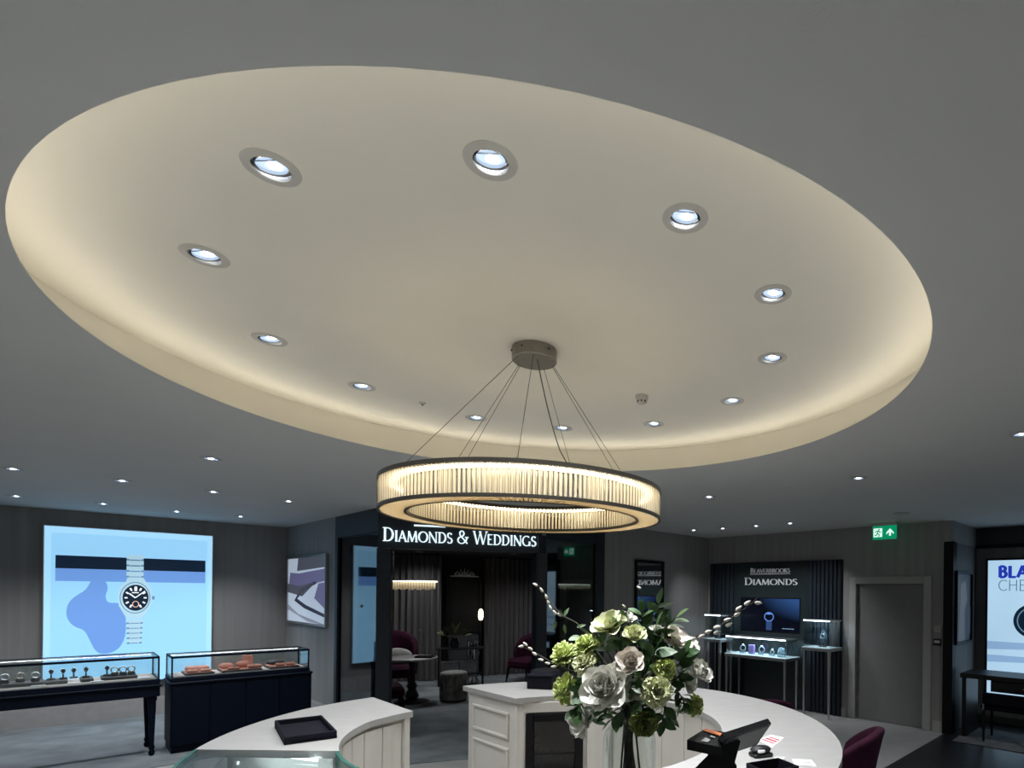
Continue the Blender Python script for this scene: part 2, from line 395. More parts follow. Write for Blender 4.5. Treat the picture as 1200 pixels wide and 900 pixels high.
# ------------------------------------------------------------------ downlights
def downlight(label, p, power, tilt, ang, group, depth=0.014, lamp=True):
    t = thing('downlight', label, 'downlight', p, 0, group)
    inst(DL['trim'], t, name='trim'); inst(DL['can'], t, name='housing')
    g = inst(DL['gimbal'], t, (0, 0, depth), (tilt[0], tilt[1], 0) if depth > .01 else (0, 0, 0), name='gimbal_ring')
    inst(DL['lamp'], g, (0, 0, 0), name='lamp_lens')
    inst(DL['core'], g, (0.004, 0.006, -0.002) if depth > .01 else (0, 0, -0.002), name='lamp_core')
    inst(DL['bar'], g, (0, -0.024, -0.005), name='retaining_clip')
    if lamp: spot(t, (0, 0, -0.016), power, ang, 1.0, tilt=tilt)
    return t
DL = {
    'trim': MB().ring([(0.050, -0.004), (0.075, -0.002), (0.076, 0.0), (0.052, 0.0)], 32).mesh('trim', M['white_dl'], True),
    'can': MB().lathe([(0.052, -0.003), (0.050, 0.0), (0.050, 0.07), (0.0, 0.07)], 24, close=False).mesh('housing', M['steel'], True),
    'gimbal': MB().ring([(0.041, -0.008), (0.046, -0.009), (0.047, 0.006), (0.041, 0.006)], 28).mesh('gimbal_ring', M['chrome'], True),
    'lamp': MB().lathe([(0.0, -0.003), (0.02, -0.0045), (0.041, 0.0), (0.041, 0.012), (0, 0.02)], 24, close=False).mesh('lamp_lens', M['led_white'], True),
    'core': MB().lathe([(0, -0.006), (0.012, -0.006), (0.021, -0.002), (0.021, 0.001)], 20, close=False).mesh('lamp_core', M['led_core'], True),
    'bar': MB().box(-0.034, 0.034, -0.002, 0.002, -0.002, 0.001).mesh('retaining_clip', M['chrome']),
}
rec_words = ['large front-left', 'largest front-centre', 'large front-right', 'right upper', 'right middle', 'right lower', 'rear right', 'rear middle right of the chandelier cable',
             'rear middle left among the chandelier wires', 'rear left', 'left lower', 'left middle']
for p, wd in zip(recess_pos, rec_words):
    front = 'front' in wd
    d = (p - Vector((RC.x, RC.y, Z_R))); 
    downlight(f'{wd} gimbal downlight in the round ceiling recess', p, P_RECESS * (2.3 if front else 1.0), (radians(-d.y * 6), radians(d.x * 6)), 85 if front else 115, 'downlights in the ceiling recess')
ceil_words = ['at the left photo edge, upper of two', 'at the left photo edge, lower of two', 'in front of the watch lightbox, upper', 'just above the watch lightbox',
              'nearest on the left side of the room', 'right of the watch lightbox, middle row', 'above the lightbox right corner', 'nearest the wall corner beside the small picture',
              'above the small framed picture', 'alone right of the chandelier ring', 'alone above the green exit sign side', 'leftmost of four over the diamond display', 'second of four over the diamond display',
              'third of four over the diamond display', 'rightmost of four over the diamond display', 'cut by the right edge of the photo']
for i, (p, wd) in enumerate(zip(ceil_pos, ceil_words)):
    tilt = (0, 0)
    if i >= 11 and i <= 14: tilt = (radians(20), radians(-18))
    if i in (7, 8): tilt = (radians(14), radians(12))
    downlight(f'small recessed downlight in the flat ceiling {wd}', p, P_CEIL, tilt, 80 if i in (7, 8, 11, 12, 13, 14) else 120, 'downlights in the flat ceiling', 0.002)
for i, p in enumerate(ceil_fill):
    downlight(['recessed downlight in the flat ceiling left of the round recess', 'recessed downlight in the flat ceiling over the left end of the watch wall', 'recessed downlight in the flat ceiling before the black niche',
               'recessed downlight in the flat ceiling behind the camera, right', 'recessed downlight in the flat ceiling behind the camera, left', 'recessed downlight in the flat ceiling behind the camera, middle', 'recessed downlight in the flat ceiling just behind the camera, right', 'recessed downlight in the flat ceiling just behind the camera, left'][i], p, P_CEIL, (0, 0), 130, 'downlights in the flat ceiling', 0.002)

# ------------------------------------------------------------------ chandelier
CH = Vector((-0.69, 2.84, 0)); CAN = Vector((-0.66, 2.84, 0)); ZB, ZT = 2.205, 2.355; RO, RI = 0.68, 0.562
ch = thing('chandelier', 'large crystal ring chandelier hanging on thin wires in the ceiling recess', 'chandelier', (CAN.x, CAN.y, Z_R))
o = CH - CAN; ox, oy = o.x, o.y; zb, zt = ZB - Z_R, ZT - Z_R
can = MB().lathe([(0.0, 0.0), (0.112, 0.0), (0.112, -0.058), (0.108, -0.062), (0, -0.062)][::-1], 40, close=False).build('canopy', M['canopy'], ch, True)
for a in (250, 205, 320): MB().ball((0.113 * cos(radians(a)), 0.113 * sin(radians(a)), -0.025), 0.006, seg=8, rings=6).build('screw', M['bronze'], can, True)
for a in (280, 225, 157, 150, 72, 35, 27):
    a = radians(a); e = Vector((ox + 0.63 * cos(a), oy + 0.63 * sin(a), zt)); s0 = Vector((0.095 * cos(a), 0.095 * sin(a), -0.06))
    wr = MB().tube([s0, e], 0.0014, 6).build('suspension_wire', M['wire'], ch)
    MB().lathe([(0.009, -0.004), (0.009, 0.012), (0.004, 0.018), (0, 0.02)], 12, e.x, e.y).build('wire_grip', M['chrome'], wr, True, loc=(0, 0, e.z))
cb = []
for i in range(15):
    t = i / 14; p = Vector((0.02, -0.03, -0.06)).lerp(Vector((ox + 0.63 * cos(radians(72)), oy + 0.63 * sin(radians(72)), zt + 0.01)), t)
    p.x -= 0.03 * sin(pi * t) + (0.018 * sin(6 * t) if t > 0.6 else 0); cb.append(p)
MB().tube(cb, 0.0032, 8).build('power_cable', M['wire'], ch, True)
SEG = 160
MB().ring([(RO - 0.012, zt - 0.016), (RO + 0.004, zt - 0.016), (RO + 0.004, zt + 0.002), (RO - 0.050, zt + 0.002), (RO - 0.050, zt - 0.004), (RO - 0.012, zt - 0.004)], SEG, ox, oy).build('upper_outer_frame', M['bronze'], ch, True)
MB().ring([(RI + 0.012, zt - 0.016), (RI - 0.004, zt - 0.016), (RI - 0.004, zt + 0.002), (RI + 0.050, zt + 0.002), (RI + 0.050, zt - 0.004), (RI + 0.012, zt - 0.004)], SEG, ox, oy).build('upper_inner_frame', M['bronze'], ch, True)
MB().ring([(RO - 0.010, zb), (RO + 0.004, zb), (RO + 0.004, zb + 0.014), (RO - 0.010, zb + 0.014)], SEG, ox, oy).build('lower_outer_frame', M['bronze'], ch, True)
MB().ring([(RI - 0.004, zb), (RI + 0.008, zb), (RI + 0.008, zb + 0.014), (RI - 0.004, zb + 0.014)], SEG, ox, oy).build('lower_inner_frame', M['bronze'], ch, True)
MB().ring([(0.600, zt - 0.020), (0.642, zt - 0.020), (0.642, zt - 0.012), (0.600, zt - 0.012)], SEG, ox, oy).build('light_strip', M['led_chand'], ch)
rod = MB().prism([(0.0060 * cos(2 * pi * k / 8), 0.0068 * sin(2 * pi * k / 8)) for k in range(8)], zb + 0.008, zt - 0.010)
rod.v[:] = rod.v; 
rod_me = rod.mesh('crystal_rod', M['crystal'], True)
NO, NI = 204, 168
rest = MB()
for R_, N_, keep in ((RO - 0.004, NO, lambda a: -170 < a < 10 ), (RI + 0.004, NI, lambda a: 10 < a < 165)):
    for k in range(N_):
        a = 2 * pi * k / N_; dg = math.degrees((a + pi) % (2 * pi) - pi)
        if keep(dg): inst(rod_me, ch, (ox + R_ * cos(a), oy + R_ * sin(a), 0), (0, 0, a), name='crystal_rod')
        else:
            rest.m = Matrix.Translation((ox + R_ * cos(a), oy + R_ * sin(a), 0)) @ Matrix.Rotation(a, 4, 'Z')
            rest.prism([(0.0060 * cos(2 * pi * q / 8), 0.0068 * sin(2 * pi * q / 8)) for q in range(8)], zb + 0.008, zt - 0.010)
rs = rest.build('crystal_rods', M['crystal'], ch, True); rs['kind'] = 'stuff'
# underside: short radial crystal bars that close the ring from below
under = MB()
for k in range(216):
    a = 2 * pi * k / 216; under.m = Matrix.Translation((ox, oy, 0)) @ Matrix.Rotation(a, 4, 'Z')
    under.box(RI + 0.006, RO - 0.008, -0.0065, 0.0065, zb + 0.002, zb + 0.012)
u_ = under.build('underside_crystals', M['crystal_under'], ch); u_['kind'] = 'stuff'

# ------------------------------------------------------------------ small ceiling fittings
p = at_z(752, 464, Z_R)
sd = thing('smoke_detector', 'small white smoke detector in the ceiling recess right of the chandelier', 'smoke detector', p)
MB().lathe([(0, -0.05), (0.022, -0.05), (0.028, -0.036), (0.04, -0.022), (0.042, 0), (0, 0)], 24, close=False).build('body', M['white_dl'], sd, True)
for k in range(8):
    a = k * pi / 4; MB().box(-0.004, 0.004, -0.0015, 0.0015, -0.008, 0.008).build('vent_slot', M['black'], sd, loc=(0.030 * cos(a), 0.030 * sin(a), -0.034), rz=a + pi / 2)
p = at_z(495, 472, Z_R)
sn = thing('ceiling_sensor', 'tiny white sensor button in the ceiling recess left of the chandelier', 'sensor', p)
MB().lathe([(0, -0.012), (0.012, -0.012), (0.02, -0.004), (0.022, 0)], 20, close=False).build('base', M['white_dl'], sn, True)
MB().ball((0, 0, -0.013), 0.006, seg=10, rings=6).build('eye', M['black'], sn, True)
p = at_z(1056, 601.5, Z_C)
sn = thing('ceiling_vent', 'flat round grey vent disc in the ceiling beside the exit sign', 'vent', p)
MB().lathe([(0, -0.012), (0.08, -0.012), (0.095, -0.006), (0.1, 0)], 28, close=False).build('disc', M['white_dl'], sn, True)
MB().ring([(0.083, -0.014), (0.088, -0.014), (0.088, -0.011), (0.083, -0.011)], 28).build('rim', M['steel'], sn, True)
# exit sign: hangs from the ceiling before the door wall
M['exit_green'] = emit('exit_green', (0.0, 0.30, 0.13), 0.8)
M['exit_white'] = emit('exit_white', (0.75, 1.0, 0.9), 1.0)
yx = -0.35
xa, zt_ = WE.on(1022.5, 617, yx); xb, zb_ = WE.on(1050, 631, yx)
es = thing('exit_sign', 'green lit emergency exit sign with running figure and arrow above the door', 'exit sign', WE.w((xa + xb) / 2, yx), WE.ang)
hw = (xb - xa) / 2; hz = (zt_ + zb_) / 2; hh = (zt_ - zb_) / 2
MB().cbox(-hw, hw, 0, 0.03, hz - hh, hz + hh, 0.003).build('lit_panel', M['exit_green'], es)
MB().cbox(-hw - 0.004, hw + 0.004, -0.004, 0.036, hz + hh, Z_C, 0.003).build('mounting_box', M['white_dl'], es)
ax = hw * 0.5
MB().xz([(ax - .05, hz - .005), (ax - .05, hz - .03), (ax - .012, hz + .005), (ax - .012, hz - .05), (ax + .012, hz - .05), (ax + .012, hz + .005), (ax + .05, hz - .03), (ax + .05, hz - .005), (ax, hz + .05)], -0.003, 0.001).build('arrow', M['exit_white'], es)
rm = MB(); bx = -hw * 0.5
rm.xz([(bx - .065, hz - .06), (bx + .055, hz - .06), (bx + .055, hz + .06), (bx - .065, hz + .06)], -0.002, 0.001)
rm.build('doorway_pictogram', M['exit_white'], es)
rm = MB()
def stroke2(mb, pts, wd, y0, y1):
    for (x0, z0), (x1, z1) in zip(pts, pts[1:]):
        d = Vector((x1 - x0, z1 - z0)); d.normalize(); n = Vector((-d.y, d.x)) * wd / 2
        mb.xz([(x0 + n.x, z0 + n.y), (x0 - n.x, z0 - n.y), (x1 - n.x, z1 - n.y), (x1 + n.x, z1 + n.y)], y0, y1)
rm.xz([(bx + .012 * cos(k * pi / 5) + 0.012, hz + .042 + .012 * sin(k * pi / 5)) for k in range(10)], -0.004, 0.001)
for pl in ([(bx + .005, hz + .03), (bx - .012, hz - .008), (bx + .018, hz - .028), (bx + .006, hz - .055)], [(bx - .012, hz - .008), (bx - .026, hz - .038), (bx - .05, hz - .035)], [(bx + .003, hz + .025), (bx - .03, hz + .022), (bx - .042, hz)], [(bx + .003, hz + .025), (bx + .025, hz + .004), (bx + .042, hz + .012)]):
    stroke2(rm, pl, 0.014, -0.004, 0.001)
rm.build('running_figure', M['exit_green'], es)

# ------------------------------------------------------------------ lettering
def arc(cx, cy, rx, ry, a0, a1, n=22): return [(cx + rx * cos(radians(a0 + (a1 - a0) * i / n)), cy + ry * sin(radians(a0 + (a1 - a0) * i / n))) for i in range(n + 1)]
TK, TN = 0.135, 0.055
def ribbon(mb, pts, thick, thin, y0, y1, sc, dx):
    n = len(pts); L = []; Rr = []
    for i, (x, z) in enumerate(pts):
        ax_, az = pts[max(i - 1, 0)]; bx_, bz = pts[min(i + 1, n - 1)]
        d = Vector((bx_ - ax_, bz - az)); d = d.normalized() if d.length else Vector((1, 0))
        wd = (thin + (thick - thin) * abs(d.y) ** 1.5) / 2; nn = Vector((-d.y, d.x)) * wd
        L.append((dx + (x + nn.x) * sc, (z + nn.y) * sc)); Rr.append((dx + (x - nn.x) * sc, (z - nn.y) * sc))
    for i in range(n - 1): mb.xz([L[i], Rr[i], Rr[i + 1], L[i + 1]], y0, y1)
def glyph(chr_, serif=True, tk=TK, tn=TN):
    """list of ('l', x0,z0,x1,z1,width) and ('r', points, thick, thin); advance"""
    s = []; l = lambda *a: s.append(('l',) + a)
    def foot(x, z, h=0.11): 
        if serif: l(x - h, z, x + h, z, 0.035 if z < 0.5 else 0.035)
    adv = 0.8
    if chr_ == 'I': l(.18, 0, .18, 1, tk); foot(.18, .017); foot(.18, .983); adv = .36
    elif chr_ == 'D': l(.18, 0, .18, 1, tk); foot(.12, .017); foot(.12, .983); s.append(('r', [(.18, .975)] + arc(.36, .5, .42, .475, 90, -90) + [(.18, .025)], tk * 1.05, tn)); adv = .90
    elif chr_ == 'A': l(.08, 0, .42, 1, tn * 1.2); l(.39, 1, .76, 0, tk); l(.2, .34, .64, .34, tn); foot(.08, .017); foot(.76, .017); adv = .84
    elif chr_ == 'M': l(.12, 0, .2, 1, tn * 1.2); l(.2, .98, .53, .04, tk); l(.53, .04, .86, 1, tn * 1.2); l(.86, 1, .95, 0, tk); foot(.12, .017); foot(.95, .017); adv = 1.1
    elif chr_ == 'O': s.append(('r', arc(.5, .5, .42, .475, 0, 360, 36), tk * 1.05, tn)); adv = 1.0
    elif chr_ == 'N': l(.15, 0, .15, 1, tn * 1.2); l(.12, 1, .8, 0, tk); l(.8, 0, .8, 1, tn * 1.2); foot(.15, .017); foot(.8, .983); adv = .96
    elif chr_ == 'S': s.append(('r', arc(.31, .735, .20, .225, 25, 235, 14) + arc(.30, .25, .23, .24, 62, -150, 16), tk, tn)); adv = .60
    elif chr_ == 'W': l(.05, 1, .33, 0, tk); l(.33, 0, .58, .98, tn * 1.2); l(.55, .98, .83, 0, tk); l(.83, 0, 1.1, 1, tn * 1.2); foot(.05, .983); foot(.56, .983); foot(1.1, .983); adv = 1.14
    elif chr_ == 'E': l(.16, 0, .16, 1, tk); l(.08, .97, .56, .97, tn); l(.16, .52, .48, .52, tn); l(.08, .03, .6, .03, tn); adv = .66
    elif chr_ == 'G': s.append(('r', arc(.5, .5, .42, .475, 48, 335, 28), tk, tn)); l(.83, .03, .83, .42, tk * .9); foot(.83, .42); adv = .98
    elif chr_ == 'B': l(.16, 0, .16, 1, tk); foot(.12, .017); foot(.12, .983); s.append(('r', [(.16, .97)] + arc(.3, .755, .22, .215, 90, -90, 14) + [(.16, .54)], tk, tn)); s.append(('r', [(.16, .54)] + arc(.32, .285, .26, .255, 90, -90, 14) + [(.16, .03)], tk, tn)); adv = .7
    elif chr_ == 'L': l(.16, 0, .16, 1, tk); foot(.16, .983); l(.08, .03, .58, .03, tn); adv = .62
    elif chr_ == 'V': l(.06, 1, .42, 0, tk); l(.42, 0, .74, 1, tn * 1.2); foot(.06, .983); foot(.74, .983); adv = .8
    elif chr_ == 'R': l(.16, 0, .16, 1, tk); foot(.14, .017); foot(.12, .983); s.append(('r', [(.16, .97)] + arc(.3, .74, .23, .23, 90, -90, 14) + [(.16, .51)], tk, tn)); l(.32, .5, .72, 0, tk); adv = .74
    elif chr_ == 'K': l(.16, 0, .16, 1, tk); foot(.16, .017); foot(.16, .983); l(.2, .48, .62, 1, tn * 1.2); l(.28, .56, .72, 0, tk); foot(.62, .983); adv = .76
    elif chr_ == 'C': s.append(('r', arc(.5, .5, .42, .475, 45, 315, 28), tk, tn)); adv = .88
    elif chr_ == 'H': l(.14, 0, .14, 1, tk); l(.74, 0, .74, 1, tk); l(.14, .52, .74, .52, tn); adv = .9
    elif chr_ == '&': s.append(('r', [(.86, .46), (.74, .2)] + arc(.40, .27, .30, .25, -35, -270, 20) + [(.52, .62)] + arc(.42, .78, .17, .19, -35, 190, 14) + [(.3, .62), (.88, .02)], tk * .85, tn)); l(.68, .5, .98, .5, .045); adv = 1.04
    else: adv = .42
    return s, adv
def lettering(text, parent, m, x0, x1, z0, h, y0, y1, small=0.8, slope=0.0, serif=True, tk=TK, tn=TN, name='letter'):
    """text between x0 and x1; capitals marked by ^ stand full height, others small capitals"""
    seq = []; i = 0
    while i < len(text):
        big = text[i] == '^'
        if big: i += 1
        seq.append((text[i], 1.0 if big else small)); i += 1
    tot = sum(glyph(c)[1] * k for c, k in seq)
    sx = (x1 - x0) / (tot * h)
    x = x0
    for c, k in seq:
        s, adv = glyph(c, serif, tk, tn)
        if s:
            mb = MB(); mb.m = Matrix.Translation((x, 0, z0 + slope * (x - x0))) @ Matrix.Diagonal((sx, 1, 1, 1))
            for e in s:
                if e[0] == 'l':
                    _, ax_, az, bx_, bz, wd = e; stroke2(mb, [(ax_ * h * k, az * h * k), (bx_ * h * k, bz * h * k)], wd * h * (k ** 0.5), y0, y1)
                else: ribbon(mb, [(px * k, pz * k) for px, pz in e[1]], e[2] * (k ** 0.5), e[3] * (k ** .5), y0, y1, h, 0)
            mb.build(name, m, parent)
        x += adv * h * k * sx

# ------------------------------------------------------------------ watch lightbox on the left wall
yl = -0.06
lx0, lz1a = WA.on(52, 615, yl); lx1, lz1b = WA.on(249, 629, yl); lzt = (lz1a + lz1b) / 2; _, lzb = WA.on(60, 806, yl)
lb = thing('lightbox', 'large backlit blue poster of a steel wristwatch on the left wall', 'lightbox', WA.w((lx0 + lx1) / 2, 0), WA.ang)
W2 = (lx1 - lx0) / 2
M['lb_blue'] = emit('lightbox_print_pale_blue', (0.32, 0.66, 0.97), 0.95, 0.10)
M['lb_edge'] = emit('lightbox_edge_blue', (0.38, 0.71, 1.0), 0.95)
M['lb_navy'] = emit('lightbox_print_navy', (0.004, 0.014, 0.035), 0.8)
M['lb_shadow'] = emit('lightbox_print_shadow_blue', (0.15, 0.32, 0.72), 0.95, 0.06)
M['lb_steel'] = emit('lightbox_print_steel', (0.50, 0.76, 0.92), 0.95, 0.45)
M['lb_steel_d'] = emit('lightbox_print_steel_dark', (0.12, 0.26, 0.38), 0.9)
M['lb_white'] = emit('lightbox_print_white', (0.92, 0.97, 1.0), 1.0)
M['lb_gold'] = emit('lightbox_print_rose', (0.85, 0.55, 0.45), 0.9)
MB().box(-W2 - 0.012, W2 + 0.012, -0.055, 0.0, lzb - 0.012, lzt + 0.012).build('frame', M['steel'], lb)
MB().box(-W2, W2, -0.060, -0.05, lzb, lzt).build('backlit_panel', M['lb_edge'], lb)
MB().box(-W2 + 0.06, W2 - 0.06, -0.0615, -0.055, lzb, lzt - 0.08).build('printed_field', M['lb_blue'], lb)
def lbp(u, v):
    x, z = WA.on(u, v, -0.062); return (x - (lx0 + lx1) / 2, z)
L_ = lambda pts: [lbp(u, v) for u, v in pts]
XA, XB = -W2 + 0.10, W2 - 0.08
zs = [lbp(150, v)[1] for v in (653.6, 668, 682)]
MB().xz([(XA, zs[1]), (XB, zs[1]), (XB, zs[0]), (XA, zs[0])], -0.0625, -0.060).build('printed_dark_band', M['lb_navy'], lb)
MB().xz([(XA, zs[2]), (XB, zs[2]), (XB, zs[1]), (XA, zs[1])], -0.0625, -0.060).build('printed_band_shadow', M['lb_shadow'], lb)
sh = [(108, 678), (124, 680), (127, 690), (123, 698), (126, 707), (140, 706), (147, 716), (148, 740), (144, 754), (136, 763), (122, 767), (112, 764), (105, 750), (99, 738), (88, 735), (80, 728), (77, 718), (80, 706), (89, 698), (100, 692), (105, 684)]
for _ in range(2):
    sh = [q for a, b in zip(sh, sh[1:] + sh[:1]) for q in ((a[0] * .75 + b[0] * .25, a[1] * .75 + b[1] * .25), (a[0] * .25 + b[0] * .75, a[1] * .25 + b[1] * .75))]
MB().xz(L_(sh), -0.0628, -0.060).build('printed_watch_shadow', M['lb_shadow'], lb)
wx, wz = lbp(158.5, 700.5); k = (lbp(178, 700)[0] - lbp(139, 700)[0]) / 39      # metres per photo pixel on the poster
kz = (lbp(158, 690)[1] - lbp(158, 710)[1]) / 20
def E_(cx, cz, rx, rz, n=32, a0=0, a1=360): return [(wx + (cx + rx * cos(radians(a0 + (a1 - a0) * i / n))) * k, wz + (cz + rz * sin(radians(a0 + (a1 - a0) * i / n))) * kz) for i in range(n)]
def Q_(pts): return [(wx + x * k, wz + z * kz) for x, z in pts]
wt = MB().xz(Q_([(-20, 6), (-17, 13), (-11, 19), (-9, 24), (9, 24), (13, 18), (19, 10), (21, 1), (19, -9), (12, -19), (8, -24), (-10, -24), (-13, -19), (-19, -9)]), -0.064, -0.060).build('printed_watch_case', M['lb_steel'], lb)
MB().xz(E_(0, 0, 18, 18.5), -0.0645, -0.0605).build('bezel', M['lb_steel_d'], wt)
MB().xz(E_(0, 0, 17, 17.5), -0.0650, -0.0605).build('bezel_face', M['lb_steel'], wt)
MB().xz(E_(0.5, 0, 15.3, 15.3), -0.0656, -0.0605).build('dial', M['lb_navy'], wt)
for h in range(12):
    a = radians(90 - h * 30)
    if h == 6: continue
    r0, r1, wd = (9.5, 13, 2.2) if h else (8, 13, 3.2)
    mk = MB(); stroke2(mb := mk, Q_([(0.5 + r0 * cos(a), r0 * sin(a)), (0.5 + r1 * cos(a), r1 * sin(a))]), wd * k, -0.0664, -0.0605); mk.build('hour_marker', M['lb_white'], wt)
for (hx, hz_, wd, ln) in ((11.5, 8, 1.4, 0), (-7, 5, 1.8, 0)):
    mk = MB(); stroke2(mk, Q_([(0, 0), (hx, hz_)]), wd * k, -0.0672, -0.0605); mk.build('hand', M['lb_white'], wt)
mk = MB(); stroke2(mk, Q_([(-4, 6), (4, 6)]), 1.6 * k, -0.0668, -0.0605); mk.build('dial_logo', M['lb_white'], wt)
mk = MB(); ring_pts = E_(0.5, -7.5, 3.6, 3.4, 20); stroke2(mk, ring_pts + ring_pts[:1], 1.0 * k, -0.0668, -0.0605); mk.build('small_seconds', M['lb_gold'], wt)
mk = MB(); mk.xz(Q_([(20, 2), (23, 2), (23, -2), (20, -2)]), -0.0655, -0.0605); mk.build('crown', M['lb_steel_d'], wt)
def link(z0, z1, hw, dark=True):
    b = MB().xz(Q_([(-hw, z0), (hw - 1, z0), (hw - 1, z1), (-hw, z1)]), -0.0645, -0.060).build('bracelet_link', M['lb_steel'], wt)
    d = MB(); d.xz(Q_([(-hw, z0 - .2), (-hw + 3.4, z0 - .2), (-hw + 3.4, z0 + 1.6), (-hw, z0 + 1.6)]), -0.0652, -0.06); d.xz(Q_([(hw - 4, z0 - .2), (hw - 1, z0 - .2), (hw - 1, z0 + 1.6), (hw - 4, z0 + 1.6)]), -0.0652, -0.06)
    d.xz(Q_([(-hw + 4, z0), (hw - 5, z0), (hw - 5, z0 + .9), (-hw + 4, z0 + .9)]), -0.0652, -0.06)
    d.build('link_gap', M['lb_steel_d'], b)
for i in range(4): link(24 + i * 6.6, 30.2 + i * 6.6, 10.5)
for i in range(5): link(-30.4 - i * 5.8, -24.8 - i * 5.8, 10.2 - i * 0.25)

# ------------------------------------------------------------------ framed picture on the return wall
def picture(name, label, fr, u0, u1, vt, vb, y, depth, frame_m, pieces, bg, cat='picture'):
    x0, za = fr.on(u0, vt[0], y); x1, zb2 = fr.on(u1, vt[1], y); _, zc = fr.on(u0, vb[0], y); _, zd = fr.on(u1, vb[1], y)
    z1, z0 = (za + zb2) / 2, (zc + zd) / 2
    t = thing(name, label, cat, fr.w((x0 + x1) / 2, y + depth), fr.ang)
    W, f = (x1 - x0) / 2, 0.035
    for b in ((-W, W, -depth, -0.001, z1 - f, z1), (-W, W, -depth, -0.001, z0, z0 + f), (-W, -W + f, -depth, -0.001, z0 + f, z1 - f), (W - f, W, -depth, -0.001, z0 + f, z1 - f)):
        box('frame_bar', frame_m, t, *b, bev=0.004)
    MB().box(-W + f, W - f, -depth * 0.5, -0.001, z0 + f, z1 - f).build('backing_print', bg, t)
    iw, ih = 2 * (W - f), z1 - z0 - 2 * f
    for nm, m_, poly in pieces:
        MB().xz([(-W + f + px * iw, z0 + f + pz * ih) for px, pz in poly], -depth * 0.5 - 0.0012, -depth * 0.5 + 0.001).build(nm, m_, t)
    return t
pm = lambda n, c: mat('print_' + n, c, 0.4, var=0.15, scale=8)
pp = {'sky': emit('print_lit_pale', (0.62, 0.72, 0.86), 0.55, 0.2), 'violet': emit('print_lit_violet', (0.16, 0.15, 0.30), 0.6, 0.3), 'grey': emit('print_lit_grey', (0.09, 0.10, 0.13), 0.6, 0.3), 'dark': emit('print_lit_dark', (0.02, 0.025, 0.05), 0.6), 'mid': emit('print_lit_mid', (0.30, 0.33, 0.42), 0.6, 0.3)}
bow = arc(0.55, 0.42, 0.42, 0.20, 200, 330, 12)
picture('framed_picture', 'framed photo of rings and stacked boxes on the pale wall beside the diamond room', WB, 336, 381.5, (654, 647), (730, 735), -0.04, 0.04, M['steel'], [
    ('printed_box', pp['grey'], [(0.25, 0.80), (1, 0.84), (1, 1), (0.28, 1)]),
    ('printed_violet_box', pp['violet'], [(0.02, 0.60), (0.35, 0.55), (1, 0.64), (1, 0.82), (0.3, 0.76), (0.05, 0.78)]),
    ('printed_shade', pp['grey'], [(0, 0.46), (0.4, 0.40), (0.75, 0.62), (0.3, 0.57), (0, 0.60)]),
    ('printed_gem', pp['violet'], [(0.72, 0.38), (1, 0.22), (1, 0.62), (0.82, 0.60)]),
    ('printed_ring', pp['dark'], [(0.18, 0.33), (0.45, 0.22), (1, 0.10), (1, 0.15), (0.5, 0.27), (0.26, 0.36), (0.45, 0.5), (0.78, 0.60), (0.74, 0.64), (0.38, 0.54)]),
    ('printed_stripe', pp['mid'], [(0, 0.18), (0.55, 0.02), (0.9, 0), (1, 0.0), (0.3, 0.12), (0, 0.26)]),
], pp['sky'])

# ------------------------------------------------------------------ glass-topped showcases by the watch wall
M['led_case'] = emit('case_led', (0.95, 0.96, 1.0), 22.0)
TB = Frame(at_z(177.5, 886, 0), E1)
def glass_case(t, x0, x1, y0, y1, z0, z1, fm, post=0.014, lightbar=True):
    """open frame with glass panes; children of t"""
    for b in ((x0, x1, y0, y0 + post), (x0, x1, y1 - post, y1)): box('top_rail', fm, t, b[0], b[1], b[2], b[3], z1 - 0.024, z1, bev=0.002)
    for a, b in ((x0, x0 + post), (x1 - post, x1)): box('top_rail', fm, t, a, b, y0 + post, y1 - post, z1 - 0.024, z1, bev=0.002)
    for a in (x0, x1 - post):
        for b in (y0, y1 - post): box('corner_post', fm, t, a, a + post, b, b + post, z0, z1 - 0.024)
    g = 0.005
    box('glass_pane', M['glass'], t, x0 + post, x1 - post, y0 + 0.004, y0 + 0.004 + g, z0, z1 - 0.024)
    box('glass_pane', M['glass'], t, x0 + post, x1 - post, y1 - 0.004 - g, y1 - 0.004, z0, z1 - 0.024)
    box('glass_pane', M['glass'], t, x0 + 0.004, x0 + 0.004 + g, y0 + post, y1 - post, z0, z1 - 0.024)
    box('glass_pane', M['glass'], t, x1 - 0.004 - g, x1 - 0.004, y0 + post, y1 - post, z0, z1 - 0.024)
    box('glass_top', M['glass'], t, x0 + post, x1 - post, y0 + post, y1 - post, z1 - 0.008, z1 - 0.002)
    if lightbar:
        lbm = box('light_bar', M['white_plain'], t, x0 + 0.02, x1 - 0.02, y1 - 0.045, y1 - 0.016, z1 - 0.022, z1 - 0.009)
        box('led_strip', M['led_case'], lbm, x0 + 0.03, x1 - 0.03, y1 - 0.04, y1 - 0.02, z1 - 0.0245, z1 - 0.022)
tb = thing('showcase_table', 'black glass-topped showcase table on turned legs, left edge', 'showcase', TB.o, TB.ang)
X0, X1, Y0, Y1 = -2.7, 0.06, -0.05, 0.54
for a in (X0 + 0.06, X1 - 0.06, -1.36):
    for b in (0.0, 0.48):
        MB().lathe([(0.0, 0), (0.016, 0.004), (0.028, 0.03), (0.028, 0.05), (0.018, 0.07), (0.026, 0.085), (0.026, 0.10), (0.019, 0.12), (0.034, 0.56), (0.034, 0.60), (0.042, 0.61), (0.042, 0.63), (0.036, 0.65)], 16, a, b).build('leg', M['navy'], tb, True)
box('apron', M['navy'], tb, X0, X1, Y0, Y1, 0.65, 0.755, bev=0.006)
box('moulding', M['navy'], tb, X0 - 0.015, X1 + 0.015, Y0 - 0.015, Y1 + 0.015, 0.755, 0.782, bev=0.008)
